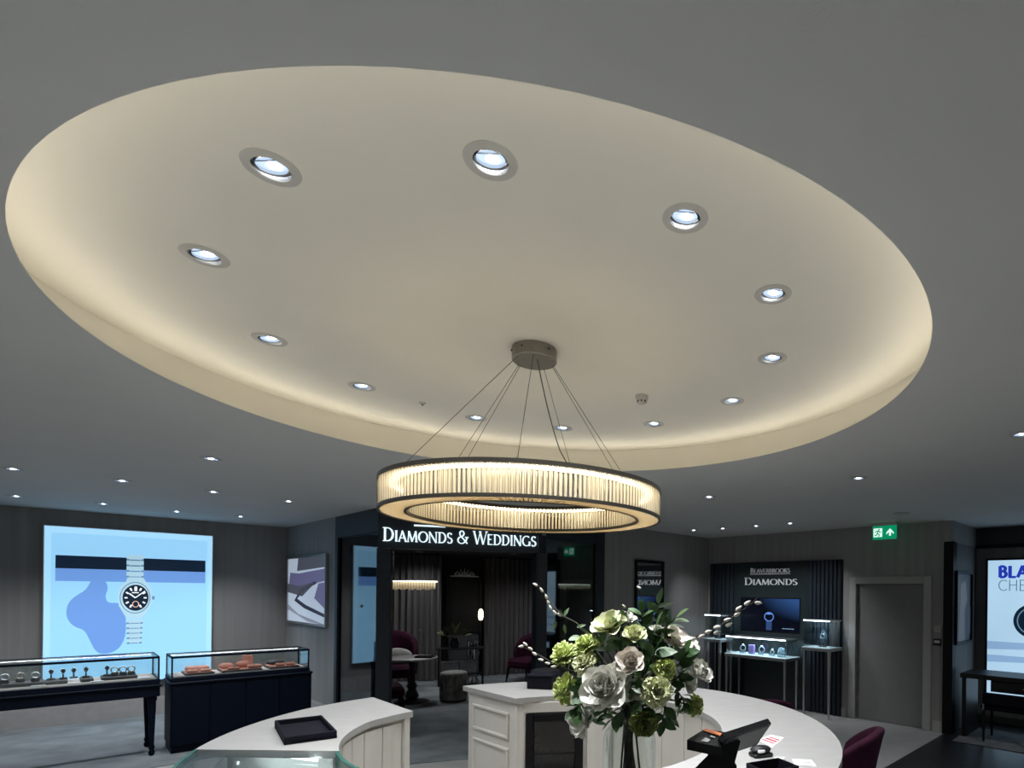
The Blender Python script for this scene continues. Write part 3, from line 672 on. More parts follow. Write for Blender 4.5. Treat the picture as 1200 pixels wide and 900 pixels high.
box('case_base', M['navy'], tb, X0, X1, Y0, Y1, 0.782, 0.835, bev=0.004)
box('display_floor', M['cream_pad'], tb, X0 + 0.03, X1 - 0.03, Y0 + 0.03, Y1 - 0.03, 0.835, 0.842)
glass_case(tb, X0 + 0.005, X1 - 0.005, Y0 + 0.005, Y1 - 0.005, 0.835, 1.085, M['navy'])

CB = Frame(at_z(199, 885, 0), E1)
cl, _ = CB.on(365, 800)
cb_ = thing('showcase_cabinet', 'navy showcase cabinet with low glass top near the pale return wall', 'showcase', CB.o, CB.ang)
box('plinth', M['navy'], cb_, 0.01, cl - 0.01, 0.01, 0.49, 0, 0.08)
box('body', M['navy'], cb_, 0, cl, 0, 0.50, 0.08, 0.76, bev=0.004)
for a in range(4): box('front_panel', M['navy'], cb_, 0.012 + a * (cl - 0.01) / 4, (a + 1) * (cl - 0.01) / 4 - 0.002, -0.010, 0.002, 0.09, 0.74, bev=0.004)
box('moulding', M['navy'], cb_, -0.012, cl + 0.012, -0.02, 0.512, 0.76, 0.79, bev=0.01)
box('case_base', M['navy'], cb_, 0.0, cl - 0.02, 0.0, 0.47, 0.79, 0.84, bev=0.006)
box('display_floor', M['cream_pad'], cb_, 0.03, cl - 0.05, 0.03, 0.44, 0.84, 0.847)
glass_case(cb_, 0.005, cl - 0.025, 0.005, 0.465, 0.84, 1.075, M['navy'])

# goods inside the showcases
M['black_pad'] = mat('black_display_pad', (0.015, 0.017, 0.02), 0.6, var=0.2)
M['dial_dark'] = mat('dark_dial', (0.02, 0.02, 0.025), 0.2)
def watch_stand(fr, x, y, z, label, m_strap, tall=0.05, rz=0.0, group='watches on stands in the showcase table'):
    t = thing('watch_stand', label, 'watch', fr.w(x, y, z), fr.ang + rz, group)
    MB().prism([(-.03, -.03), (.03, -.03), (.022, .03), (-.022, .03)], 0, 0.012).build('base', M['black_pad'], t)
    MB().box(-0.006, 0.006, -0.004, 0.01, 0.012, tall).build('post', M['black_pad'], t)
    m4 = MB(); m4.m = Matrix.Translation((0, 0, tall + 0.03)) @ Matrix.Rotation(pi / 2, 4, 'Y')
    m4.ring([(0.022, -0.009), (0.026, -0.010), (0.026, 0.010), (0.022, 0.009)], 24); m4.build('strap', m_strap, t, True)
    m4 = MB(); m4.m = Matrix.Translation((0, -0.026, tall + 0.034)) @ Matrix.Rotation(pi / 2 - 0.25, 4, 'X')
    m4.lathe([(0, -0.004), (0.017, -0.004), (0.019, 0.0), (0.017, 0.006), (0.0, 0.006)], 24, close=False); c = m4.build('case', M['chrome'], t, True)
    m5 = MB(); m5.m = m4.m; m5.lathe([(0, 0.0062), (0.0145, 0.0062), (0.0145, 0.0075), (0, 0.0075)], 20, close=False); m5.build('dial', M['dial_dark'], c)
def pad(fr, x, y, z, sx, sy, h, m_, label, group, tiltz=0.0, name='display_pad', cat='display pad'):
    o_ = thing(name, label, cat, fr.w(x, y, z), fr.ang + tiltz, group)
    MB().cbox(-sx, sx, -sy, sy, 0, h, 0.004).build('board', m_, o_); MB().cbox(-sx + 0.008, sx - 0.008, -sy + 0.008, sy - 0.008, h, h + 0.004, 0.002).build('cushion', m_, o_)
    return o_
zf = 0.8425
for uu, nm in ((378 / 1200 * 190, 'leftmost'), (467 / 1200 * 190, 'second'), (545 / 1200 * 190, 'third'), (636 / 1200 * 190, 'fourth, thick dark strap'), (792 / 1200 * 190, 'fifth')):
    x, _ = TB.on(uu, 797, 0.28); watch_stand(TB, x, 0.30, zf + 0.034 if uu > 55 else zf + 0.034, f'{nm} watch standing up in the left showcase table', M['chrome'] if 'dark' not in nm else M['leather'], 0.05)
for (ua, ub, nm) in ((330, 500, 'left'), (590, 690, 'middle'), (745, 1010, 'right')):
    xa_, _ = TB.on(ua / 1200 * 190, 798, 0.28); xb_, _ = TB.on(ub / 1200 * 190, 798, 0.28)
    pad(TB, (xa_ + xb_) / 2, 0.27, zf, (xb_ - xa_) / 2, 0.13, 0.026, M['black_pad'], f'black display block under the {nm} watches in the showcase table', 'black blocks in the showcase table')
xa_, _ = TB.on(150 / 1200 * 190, 800, 0.28); pad(TB, xa_, 0.27, zf, 0.16, 0.13, 0.03, M['black_pad'], 'black display block under the jewellery cluster at the left photo edge', 'black blocks in the showcase table')
for k in range(6):
    MBx = thing('bracelet_ring', ['pale metal bangle on the left cluster, front', 'pale metal bangle on the left cluster, behind', 'pale metal bangle on the left cluster, right', 'pale bangle right of the fifth watch, left', 'pale bangle right of the fifth watch, middle', 'pale bangle right of the fifth watch, right'][k], 'bangle', TB.w(xa_ + (-.10, 0, .10)[k % 3], 0.25 + 0.03 * (k % 2), zf + 0.034) if k < 3 else TB.w(TB.on((848 + 62 * (k - 3)) / 1200 * 190, 795, 0.28)[0], 0.28, zf + 0.030), TB.ang, 'bangles in the showcase table')
    MB().cbox(-0.03, 0.03, -0.025, 0.025, 0, 0.035, 0.008).build('cushion', M['black_pad'], MBx)
    m4 = MB(); m4.m = Matrix.Translation((0, 0, 0.062)) @ Matrix.Rotation(pi / 2, 4, 'X'); m4.ring([(0.028 + 0.006 * cos(j * pi / 3), 0.012 * sin(j * pi / 3)) for j in range(6)], 24); m4.build('band', M['gold'] if k % 2 else M['chrome'], MBx, True)
for uu in (285, 548, 712, 1060):
    x, _ = TB.on(uu / 1200 * 190, 800, 0.2); y_ = 0.12
    t = tag(MB().cbox(-0.05, 0.05, -0.06, 0.06, 0, 0.006, 0.002).build('price_card', M['white_plain'], None, loc=TB.w(x, y_, zf), rz=TB.ang), {285: 'blank pale card beside the left jewellery cluster', 548: 'small pale card between the second and fourth watches', 712: 'pale card right of the fourth watch', 1060: 'pale card at the right end of the showcase table'}[uu], 'card', 'pale cards in the showcase table')
# trays with rose-coloured jewellery pads in the cabinet
def tray(u, du, label):
    x, _ = CB.on(u, 790, 0.22); xw = abs(CB.on(u + du, 790, 0.22)[0] - x)
    t = thing('display_tray', label, 'tray', CB.w(x, 0.22, 0.8475), CB.ang, 'pink trays in the navy cabinet')
    MB().cbox(-xw, xw, -0.16, 0.16, 0, 0.018, 0.004).build('tray_base', M['black_pad'], t); MB().cbox(-xw + 0.01, xw - 0.01, -0.15, 0.15, 0.018, 0.026, 0.003).build('tray_lining', M['pink'], t); return x, xw
def cushion(x, y, z, sx, sy, h, label, m_=None, rz=0.0, rnd=False):
    t = thing('jewellery_cushion', label, 'cushion', CB.w(x, y, z), CB.ang + rz, 'pink jewellery cushions')
    mb = MB(); (mb.ball((0, 0, h / 2), sx, sy, h / 2, 16, 8) if rnd else mb.cbox(-sx, sx, -sy, sy, 0, h, min(0.012, h * .4))); mb.build('pad', m_ or M['pink'], t, rnd)
    MB().ring([(0.012, h), (0.015, h), (0.015, h + 0.004), (0.012, h + 0.004)], 16).build('ring_band', M['gold'], t, True)
zt2 = 0.8475 + 0.0262
x, w_ = tray(232, 17, 'left tray of rose pink pads in the navy cabinet'); cushion(x, 0.28, zt2, w_ * .8, 0.07, 0.05, 'wide pink cushion at the back of the left tray'); cushion(x - w_ * .45, 0.13, zt2, 0.05, 0.035, 0.03, 'front left pink cushion of the left tray'); cushion(x + w_ * .4, 0.13, zt2, 0.05, 0.035, 0.03, 'front right pink cushion of the left tray')
x, w_ = tray(281, 23, 'middle tray of rose pink pads in the navy cabinet'); cushion(x - .13, 0.25, zt2, 0.075, 0.05, 0.07, 'rounded pink cushion in the middle tray, left', rnd=True); cushion(x + .035, 0.25, zt2, 0.075, 0.05, 0.08, 'rounded pink cushion in the middle tray, centre', rnd=True); cushion(x + w_ * .66, 0.14, zt2, 0.07, 0.05, 0.04, 'pink cushion right front of the middle tray'); cushion(x + w_ * .5, 0.33, zt2, 0.05, 0.02, 0.14, 'upright pink block at the back of the middle tray'); cushion(x - w_ * .4, 0.11, zt2, 0.06, 0.03, 0.03, 'flat pink cushion front left of the middle tray')
x, w_ = tray(330, 17, 'right tray of rose pink pads in the navy cabinet'); cushion(x - .05, 0.30, zt2, 0.10, 0.06, 0.06, 'black cushion at the back of the right tray', M['black_pad'], rnd=True); cushion(x - w_ * .25, 0.13, zt2, 0.05, 0.03, 0.035, 'left pink cushion of the right tray'); cushion(x + w_ * .45, 0.14, zt2, 0.05, 0.03, 0.035, 'right pink cushion of the right tray')

# ------------------------------------------------------------------ shopfront of the diamond room
ZH = 2.34                                                     # underside of the header over the opening
Lc = (FR - FL).length; Ll = (FL - B1).length
def fbuild(mb, name, m, fr, parent=None, smooth=False):
    return mb.build(name, m, parent, smooth, loc=fr.o, rz=fr.ang)
hd = struct(fbuild(MB().box(-0.05, Lc + 0.03, 0.0, 0.14, ZH, Z_C), 'wall_facade', M['navy_wall'], FC), 'navy header over the diamond room opening')
struct(fbuild(MB().cbox(-0.06, 0.10, -0.02, 0.16, 0, ZH, 0.006), 'trim_2', M['navy_wall'], FC), 'navy post left of the opening')
struct(fbuild(MB().cbox(Lc - 0.04, Lc + 0.10, -0.02, 0.16, 0, ZH, 0.006), 'trim_3', M['navy_wall'], FC), 'navy post right of the opening')
# left facet: frame and smoked pane that mirrors the lightbox
gz = 2.55
fl = struct(fbuild(MB().box(0, Ll, 0, 0.10, gz, Z_C).box(0, 0.09, 0, 0.10, 0, gz).box(Ll - 0.10, Ll, 0, 0.10, 0, gz).box(0.09, Ll - 0.10, 0, 0.10, 0, 0.12), 'wall_facade_left', M['navy_wall'], FCL), 'navy frame of the angled shop window')
w1 = struct(fbuild(MB().box(0.09, Ll - 0.10, 0.03, 0.042, 0.12, gz), 'window_1', M['glass_dark'], FCL), 'smoked angled shop window reflecting the blue lightbox')
MB().box(0.09, 0.105, 0.02, 0.05, 0.12, gz).build('window_frame', M['black'], w1); MB().box(Ll - 0.115, Ll - 0.10, 0.02, 0.05, 0.12, gz).build('window_frame', M['black'], w1)
MB().box(0.105, Ll - 0.115, 0.02, 0.05, gz - 0.015, gz).build('window_frame', M['black'], w1)
MB().ball((Ll * 0.55, 0.02, 1.62), 0.02, 0.012, 0.02, 10, 6).build('glass_fixing', M['chrome'], w1, True)
# right window on the back wall, dark frame
w2 = struct(fbuild(MB().box(gx0, gx1, 0.03, 0.042, 0.12, gzt), 'window_2', M['glass_dark'], WD), 'dark shop window right of the diamond room opening')
for b in ((gx0 - 0.13, gx0, -0.012, 0.12, 0, gzt + 0.05), (gx1, gx1 + 0.16, -0.012, 0.12, 0, gzt + 0.25), (gx0, gx1, -0.012, 0.12, gzt, gzt + 0.25), (gx0, gx1, -0.012, 0.12, 0, 0.12)):
    MB().cbox(*b, 0.004).build('window_frame', M['navy_wall'], w2)
MB().box(gx0 - 0.13, gx1 + 0.16, -0.008, 0.0, gzt + 0.25, Z_C - 0.001).build('upper_panel', M['navy_wall'], w2)

# lit sign
x0, zz0 = FC.on(448, 634.5, -0.03); x1, zz1 = FC.on(628.5, 639.5, -0.03)
_, zt0 = FC.on(470, 622, -0.03); _, zb0 = FC.on(470, 635.2, -0.03)
sg = thing('shop_sign', 'white lit lettering DIAMONDS & WEDDINGS on the navy header under the chandelier', 'sign', FC.o, FC.ang)
zb_s = (zz0 + zz1) / 2
lettering('^DIAMONDS ^& ^WEDDINGS', sg, M['letter_lit'], x0, x1, zb_s, 0.165, -0.03, 0.0, 0.80)
xl, zl = FC.on(485, 615.5, -0.03); xr, _ = FC.on(522, 617, -0.03)
MB().box(xl, xr, -0.02, 0.0, zl - 0.008, zl + 0.010).build('underline_bar', M['letter_lit'], sg)

# ------------------------------------------------------------------ inside the diamond room
ZBC = 2.56
def at_floor(u, v): return at_z(u, v, 0)
cA, cB = at_floor(448, 800), at_floor(516, 798); cC, cD = at_floor(567, 792.5), at_floor(634, 788)
bk0, bk1 = Vector((-6.5, 11.3, 0)), Vector((-1.9, 13.0, 0))
BK = Frame(bk0, bk1 - bk0)
struct(fbuild(MB().box(-0.2, (bk1 - bk0).length + 0.2, 0.0, 0.1, 0, Z_C), 'wall_bay_back', M['bay_wall'], BK))
f_ = Frame(C1 + Vector((-0.25, 0.15, 0)), bk0 - C1 + Vector((0.25, -0.15, 0))); struct(fbuild(MB().box(0, 2.2, -0.1, 0.0, 0, Z_C), 'wall_bay_left', M['bay_wall'], f_))
f_ = Frame(C2 + Vector((-0.6, -0.3, 0)), bk1 - C2 + Vector((0.6, 0.3, 0))); struct(fbuild(MB().box(0, (bk1 - C2).length, -0.1, 0.0, 0, Z_C), 'wall_bay_right', M['bay_wall'], f_))
pc = [FL + Vector((0.0, .16, 0)), FR + Vector((-.05, .16, 0)), C2 + Vector((-.5, -.1, 0)), bk1, bk0, C1 + Vector((0.05, .16, 0)), B1 + Vector((.1, .16, 0))]
struct(MB().prism([(p.x, p.y) for p in pc], ZBC, ZBC + 0.03).build('ceiling_bay', M['bay_wall']), 'dark lowered ceiling of the diamond room')
def curtain(p0, p1, label, folds):
    d = (p1 - p0); L = d.length; t = thing('curtain', label, 'curtain', p0, atan2(d.y, d.x), 'tall grey curtains')
    n = folds * 8
    def fn(u, v):
        x = u * L; ph = u * folds * 2 * pi
        return (x + 0.012 * sin(ph * 2), 0.045 * sin(ph) + 0.012 * sin(ph * 0.37 + 1) , 0.02 + v * (ZBC - 0.03))
    MB().grid(fn, n, 6).build('cloth', M['curtain'], t, True)
    MB().tube([(0, 0, ZBC - 0.015), (L, 0, ZBC - 0.015)], 0.012).build('rail', M['black'], t)
curtain(cA, cB, 'grey pleated floor-length curtain behind the plum armchair', 9)
curtain(cC, cD, 'grey pleated floor-length curtain on the right of the diamond room', 12)
for u, v, nm in ((515, 643, 'left'), (628, 651, 'right')):
    downlight(f'small downlight inside the diamond room, {nm} one below the sign', at_z(u, v, ZBC - 0.001), P_BAY, (0, 0), 145, 'downlights in the diamond room')
for q in ((-4.3, 9.2), (-2.9, 10.9), (-4.6, 10.6)):  # extra lamps added to brighten the curtains and the room
    downlight({-4.3: 'downlight inside the diamond room over the round table', -2.9: 'downlight inside the diamond room before the right curtain', -4.6: 'downlight inside the diamond room before the left curtain'}[q[0]], Vector((q[0], q[1], ZBC - 0.001)), P_BAY, (0, 0), 145, 'downlights in the diamond room')

# tall dark mirror with a carved crest, console with flowers and a candle lamp
mp_ = at_floor(543, 794); MF = Frame(mp_ , bk1 - bk0)
mr = thing('wall_mirror', 'tall black framed mirror with carved silver crest between the curtains', 'mirror', MF.o, MF.ang)
mz0, mz1 = 0.95, 2.12
for b in ((-0.36, -0.29, mz0, mz1), (0.29, 0.36, mz0, mz1), (-0.29, 0.29, mz0, mz0 + 0.07), (-0.29, 0.29, mz1 - 0.07, mz1)): box('frame_bar', M['black_satin'], mr, b[0], b[1], -0.04, 0.02, b[2], b[3], bev=0.008)
MB().box(-0.29, 0.29, -0.012, 0.0, mz0 + 0.07, mz1 - 0.07).build('mirror_glass', M['black_satin'], mr)
MB().box(-0.3, 0.3, 0.0, 0.03, 0.0, mz0).build('support_board', M['bay_wall'], mr)
cr = MB()
for k in range(9):
    a = radians(k * 22.5); stroke2(cr, [(0.05 * cos(a), mz1 + 0.02), (0.22 * cos(a), mz1 + 0.02 + 0.16 * sin(a) * (1 - 0.25 * abs(cos(a))))], 0.016, -0.035, -0.01)
for q in (-0.14, 0, 0.14):
    rp = [(q + 0.045 * cos(2 * pi * k / 12), mz1 + 0.055 + 0.045 * sin(2 * pi * k / 12)) for k in range(13)]; stroke2(cr, rp, 0.012, -0.03, -0.01)
stroke2(cr, [(-0.28, mz1 + 0.012), (0.28, mz1 + 0.012)], 0.022, -0.035, -0.005)
cr.build('crest', M['steel'], mr)
cp_ = at_floor(541, 803); CF = Frame(cp_, bk1 - bk0)
cn = thing('console_table', 'small dark console with glass shelf below the mirror', 'console', CF.o, CF.ang)
box('table_top', M['black_satin'], cn, -0.46, 0.42, -0.14, 0.14, 0.70, 0.73, bev=0.004); box('shelf', M['black_satin'], cn, -0.42, 0.38, -0.12, 0.12, 0.22, 0.24)
for a in (-0.43, 0.37):
    for b in (-0.12, 0.10): box('leg', M['black_satin'], cn, a, a + 0.03, b, b + 0.03, 0, 0.70)
for k in range(2):
    fb = thing('storage_box', ['grey patterned box on the console shelf, left', 'grey patterned box on the console shelf, right'][k], 'box', CF.w(-0.22 + 0.34 * k, 0, 0.2405), CF.ang, 'boxes on the console shelf')
    box('box_body', M['rug'], fb, -0.15, 0.15, -0.09, 0.09, 0, 0.2, bev=0.006); box('box_lid', M['rug'], fb, -0.155, 0.155, -0.095, 0.095, 0.2, 0.235, bev=0.006)
M['leaf_dim'] = mat('olive_leaf', (0.10, 0.11, 0.05), 0.6, var=0.4, scale=10)
M['leaf'] = mat('green_leaf', (0.045, 0.105, 0.030), 0.45, var=0.45, scale=14)
M['leaf2'] = mat('grey_green_leaf', (0.10, 0.16, 0.075), 0.5, var=0.4, scale=14)
M['stem'] = mat('dark_stem', (0.025, 0.022, 0.012), 0.6, var=0.4)
def leaf_mesh(name, m, L=1.0, W=0.42, cup=0.12, droop=0.15):
    def fn(u, v):
        wv = W * sin(pi * min(1, v * 0.94 + 0.06)) ** 0.8 * (1 - 0.25 * v); x = (u - 0.5) * wv
        return (x, v * L, cup * abs(x) * 1.6 - droop * v * v)
    mb = MB().grid(fn, 4, 6); return mb.mesh(name, m, True)
LEAF = {k: leaf_mesh('leaf', M[k]) for k in ('leaf', 'leaf2', 'leaf_dim')}
def aim(d, roll=0.0):
    """euler that turns local +y into d"""
    q = Vector(d).normalized().to_track_quat('Y', 'Z') @ Matrix.Rotation(roll, 4, 'Y').to_quaternion(); return q.to_euler()
fv = thing('flower_vase', 'dim vase of olive green foliage on the console under the mirror', 'flowers', CF.w(-0.14, 0, 0.7305), CF.ang)
MB().lathe([(0, 0), (0.07, 0), (0.09, 0.08), (0.05, 0.17), (0.06, 0.19)], 20, close=False).build('vase', M['black_satin'], fv, True)
rng = random.Random(3)
for k in range(46):
    a = rng.uniform(0, 2 * pi); e = rng.uniform(-0.1, 1.3); r = rng.uniform(0.10, 0.27)
    d = Vector((cos(a) * cos(e), 0.3 * sin(a) * cos(e), sin(e) * 0.75)); inst(LEAF['leaf_dim'], fv, Vector((0, 0, 0.20)) + d * r, aim(d + Vector((0, -.3, .2)), rng.uniform(-1, 1)), rng.uniform(0.09, 0.16), name='leaf')
for k in range(8):
    a = k * pi / 4; MB().tube([(0, 0, 0.15), (0.14 * cos(a), 0.05 * sin(a), 0.32), (0.24 * cos(a), 0.09 * sin(a), 0.40)], 0.004, 6).build('stem', M['stem'], fv)
M['candle'] = emit('warm_lamp_glow', (1.0, 0.80, 0.50), 3.0)
wl = thing('candle_lamp', 'small glowing warm lamp on the right of the mirror', 'lamp', CF.w(0.34, 0.06, 0.7305), CF.ang)
MB().lathe([(0, 0), (0.045, 0), (0.045, 0.01), (0.012, 0.02), (0.010, 0.50), (0.02, 0.52)], 16, close=False).build('stand', M['bronze'], wl, True)
MB().lathe([(0, 0.52), (0.035, 0.53), (0.05, 0.60), (0.045, 0.70), (0.025, 0.74), (0, 0.75)], 20, close=False).build('glass_shade', M['candle'], wl, True)
# champagne bucket on a crossed stand
bp_ = at_floor(553.5, 800)
bs = thing('wine_cooler_stand', 'silver ice bucket on a twisted stand in front of the console', 'ice bucket', bp_, 0.2)
def bt(r0, r1, z0, z1, nm, m_): return MB().lathe([(r0, z0), (r1, z1), (r1 - 0.008, z1), (r0 - 0.008, z0)], 24, close=False).build(nm, m_, bs, True)
for k in range(8):
    a = k * pi / 4; MB().tube([(0.13 * cos(a), 0.13 * sin(a), 0.0), (0.02 * cos(a + .8), 0.02 * sin(a + .8), 0.24), (0.13 * cos(a + 1.6), 0.13 * sin(a + 1.6), 0.62)], [0.012, 0.008, 0.014], 6).build('stand_rod', M['steel'], bs)
MB().ring([(0.12, 0), (0.14, 0), (0.14, 0.012), (0.12, 0.012)], 24).build('foot_ring', M['steel'], bs, True)
MB().lathe([(0, 0.45), (0.08, 0.45), (0.115, 0.82), (0.125, 0.83), (0.11, 0.83), (0.078, 0.47), (0, 0.47)], 24, close=False).build('bucket', M['chrome'], bs, True)
# stool
sp = at_floor(531.5, 821); st = thing('pouf_stool', 'round grey pouf stool in patterned fabric in the diamond room', 'stool', sp)
M['pouf'] = mat('marbled_pouf_fabric', (0.34, 0.33, 0.32), 0.9, scale=14, stretch=(1, 1, 0.6), col2=(0.05, 0.05, 0.055))
M['pouf_top'] = mat('grey_pouf_top', (0.36, 0.35, 0.34), 0.9, var=0.2, scale=16)
MB().lathe([(0, 0.0), (0.20, 0.0), (0.21, 0.02), (0.21, 0.035)], 32, close=False).build('plinth', M['black'], st, True)
MB().lathe([(0.215, 0.035), (0.222, 0.06), (0.222, 0.42), (0.214, 0.45)], 36, close=False).build('side', M['pouf'], st, True)
MB().lathe([(0.216, 0.45), (0.205, 0.475), (0.15, 0.49), (0, 0.492)], 36, close=False).build('cushion_top', M['pouf_top'], st, True)
# round pedestal table, tablet stand on it
tp = at_floor(482.5, 823); rt = thing('pedestal_table', 'round white topped table on a dark turned pedestal', 'table', tp)
MB().lathe([(0, 0), (0.26, 0), (0.27, 0.012), (0.24, 0.025), (0.10, 0.045), (0.085, 0.07), (0.11, 0.10), (0.085, 0.16), (0.06, 0.22), (0.085, 0.27), (0.05, 0.33), (0.045, 0.6), (0.07, 0.66), (0.12, 0.70)], 28, close=False).build('pedestal', M['black_satin'], rt, True)
MB().lathe([(0, 0.70), (0.375, 0.70), (0.39, 0.708), (0.39, 0.728), (0.38, 0.735), (0, 0.735)], 40, close=False).build('table_top', M['marble'], rt, True)
tz = 0.7355
tt = thing('jewellery_tray', 'dark tray with slim upright mirror stand on the round table', 'tray', tp + Vector((0.20, 0.02, tz)), 0.1)
MB().cbox(-0.14, 0.14, -0.10, 0.10, 0, 0.022, 0.004).build('tray_base', M['black_satin'], tt); MB().box(-0.125, 0.125, -0.085, 0.085, 0.022, 0.026).build('tray_lining', M['leather'], tt)
pts = [(-0.1, 0.07, 0.024), (-0.08, 0.075, 0.30), (-0.07, 0.07, 0.44), (-0.09, 0.06, 0.46), (-0.115, 0.06, 0.42)]
MB().tube(pts, 0.007, 8).build('stand_arm', M['steel'], tt, True)
# armchairs of the room
def armchair(p, rz, label, sc=1.0):
    t = thing('armchair', label, 'armchair', p, rz, 'plum armchairs'); 
    def b(nm, *a, bev=0.03): 
        o_ = box(nm, M['purple'], t, *[q * sc for q in a], bev=bev * sc); return o_
    b('seat', -0.30, 0.30, -0.30, 0.26, 0.28, 0.46, bev=0.05)
    def fn(u, v):
        a = -pi * 0.04 + u * pi * 1.08; r = 0.36 + 0.02 * v
        zz = 0.30 + v * (0.24 + 0.40 * sin(max(0.001, min(pi, a))) ** 0.35); return (r * cos(a) * sc, (0.02 + 0.34 * sin(a)) * sc, zz * sc)
    mb = MB().grid(fn, 20, 6); o_ = mb.build('backrest', M['purple'], t, True)
    so = o_.modifiers.new('thickness', 'SOLIDIFY'); so.thickness = 0.07 * sc; so.offset = -1
    for a in (-0.26, 0.26):
        for c in (-0.26, 0.22): MB().tube([(a * sc, c * sc, 0.30 * sc), (a * 1.12 * sc, c * 1.12 * sc, 0)], [0.028 * sc, 0.014 * sc], 8).build('leg', M['black_satin'], t)
    return t
armchair(at_floor(457, 815) + Vector((0, 0, 0)), radians(30), 'plum velvet armchair with grey cushion left of the round table', 1.18)
armchair(at_floor(447, 838), radians(120), 'plum velvet armchair cut off by the navy post, nearest the opening', 0.95)
armchair(at_floor(619, 799), radians(-30), 'dark plum armchair beside the right curtain', 1.05)
cu = thing('scatter_cushion', 'small grey patterned cushion on the plum armchair', 'cushion', at_floor(465, 815) + Vector((0, 0.02, 0.545)), 0.2)
MB().ball((0, 0, 0.14), 0.24, 0.07, 0.14, 16, 10).build('cushion_pad', M['pouf_top'], cu, True); MB().ring([(0.238, 0.136), (0.244, 0.136), (0.244, 0.144), (0.238, 0.144)], 24).build('piping', M['curtain'], cu, True).scale = (1, 0.3, 1)
# crystal bar pendants
M['bar_crystal'] = emit('pendant_glow', (1.0, 0.86, 0.62), 1.6, 0.85)
M['bar_top'] = emit('pendant_light_strip', (1.0, 0.9, 0.72), 6.0)
def bar_pendant(pc_, half, label, rz=0.0, H=0.13):
    t = thing('bar_pendant', label, 'pendant lamp', (pc_.x, pc_.y, ZBC), rz, 'crystal bar pendants'); z = pc_.z - ZBC
    MB().cbox(-half, half, -0.07, 0.07, z + H * .40, z + H * .5, 0.004).build('top_rail', M['bronze'], t); MB().box(-half, half, -0.06, 0.06, z + H * .3, z + H * .4).build('light_strip', M['bar_top'], t)
    n = int(half * 2 / 0.045)
    for k in range(n):
        x = -half + 0.022 + k * 0.045
        for yy in (-0.055, 0.055): box('crystal_block', M['crystal'], t, x - 0.019, x + 0.019, yy - 0.015, yy + 0.015, z - H * (0.5 + 0.12 * ((k * 7) % 3)), z + H * .3)
    for a in (-half * .8, half * .8): MB().tube([(a, 0, z + H * .5), (a, 0, 0)], 0.0025, 6).build('wire', M['wire'], t)
pa, pb = at_y(455, 684, 9.2), at_y(511, 685, 9.2)
bar_pendant((pa + pb) / 2, (pb - pa).length / 2, 'glowing crystal bar pendant over the round table')
pa, pb = at_y(655, 687, 9.3), at_y(697, 687, 9.3)
bar_pendant((pa + pb) / 2, (pb - pa).length / 2, 'glowing crystal bar pendant behind the dark window right of the opening', 0.0, 0.08)

# ------------------------------------------------------------------ round service counter
M['cab_glass'] = mat('dark_cabinet_glass', (0.012, 0.011, 0.012), 0.12, var=0.5, scale=6)
ZK = 1.12; KO, KI, KIL = 1.53, 0.955, 0.89
def pol(p): d = p - Vector((KC.x, KC.y, p.z)); return math.degrees(atan2(d.y, d.x)) % 360
def rad(p): return sqrt((p.x - KC.x) ** 2 + (p.y - KC.y) ** 2)
def sector(mb, r0, r1, a0, a1, z0, z1, seg=40): return mb.ring([(r0, z0), (r1, z0), (r1, z1), (r0, z1)], seg, 0, 0, radians(a0), radians(a1))
def sector2(mb, r0, r1, i0, o0, i1, o1, z0, z1, seg=48, ra=None, rb=None, sa=None, sb=None):
    """curved slab whose ends run from inner angle i to outer angle o"""
    vs, fs = [], []
    for k in range(seg + 1):
        f = k / seg; ai, ao = radians(i0 + (i1 - i0) * f), radians(o0 + (o1 - o0) * f)
        q = lambda k0, k1, r: (k0 or r) * max(0, 1 - f * 3) + (k1 or r) * max(0, f * 3 - 2) + r * (1 - max(0, 1 - f * 3) - max(0, f * 3 - 2))
        r0_, r1_ = q(ra, rb, r0), q(sa, sb, r1)
        vs += [(r0_ * cos(ai), r0_ * sin(ai), z0), (r1_ * cos(ao), r1_ * sin(ao), z0), (r1_ * cos(ao), r1_ * sin(ao), z1), (r0_ * cos(ai), r0_ * sin(ai), z1)]
    for k in range(seg):
        for j in range(4): j2 = (j + 1) % 4; fs.append((k * 4 + j, k * 4 + 4 + j, k * 4 + 4 + j2, k * 4 + j2))
    fs += [(0, 1, 2, 3), (seg * 4 + 3, seg * 4 + 2, seg * 4 + 1, seg * 4)]
    if i1 > i0: fs = [tuple(reversed(f)) for f in fs]
    fs = [tuple(reversed(f)) for f in fs]
    return mb.add(vs, fs)
def counter(label, i0, o0, i1, o1, ra=None, rb=None, sa=None, sb=None, cut=(1.2, 1.2)):
    sh = lambda v, d: v + d if v else None
    t = thing('service_counter', label, 'counter', (KC.x, KC.y, 0))
    sector2(MB(), KI, KO, i0, o0, i1, o1, ZK - 0.035, ZK, 72, ra, rb, sa, sb).build('stone_top', M['marble'], t, True)
    sector2(MB(), KI + 0.03, KO - 0.05, i0 + 1.2, o0 + 1.2, i1 - cut[0], o1 - cut[1], 0.09, ZK - 0.035, 60, sh(ra, .03), sh(rb, .03), sh(sa, -.05), sh(sb, -.05)).build('carcass', M['white'], t, True)
    sector2(MB(), KI + 0.06, KO - 0.08, i0 + 2, o0 + 2, i1 - cut[0] - .8, o1 - cut[1] - .8, 0.0, 0.09, 40, sh(ra, .06), sh(rb, .06), sh(sa, -.08), sh(sb, -.08)).build('plinth', M['black'], t, True)
    return t
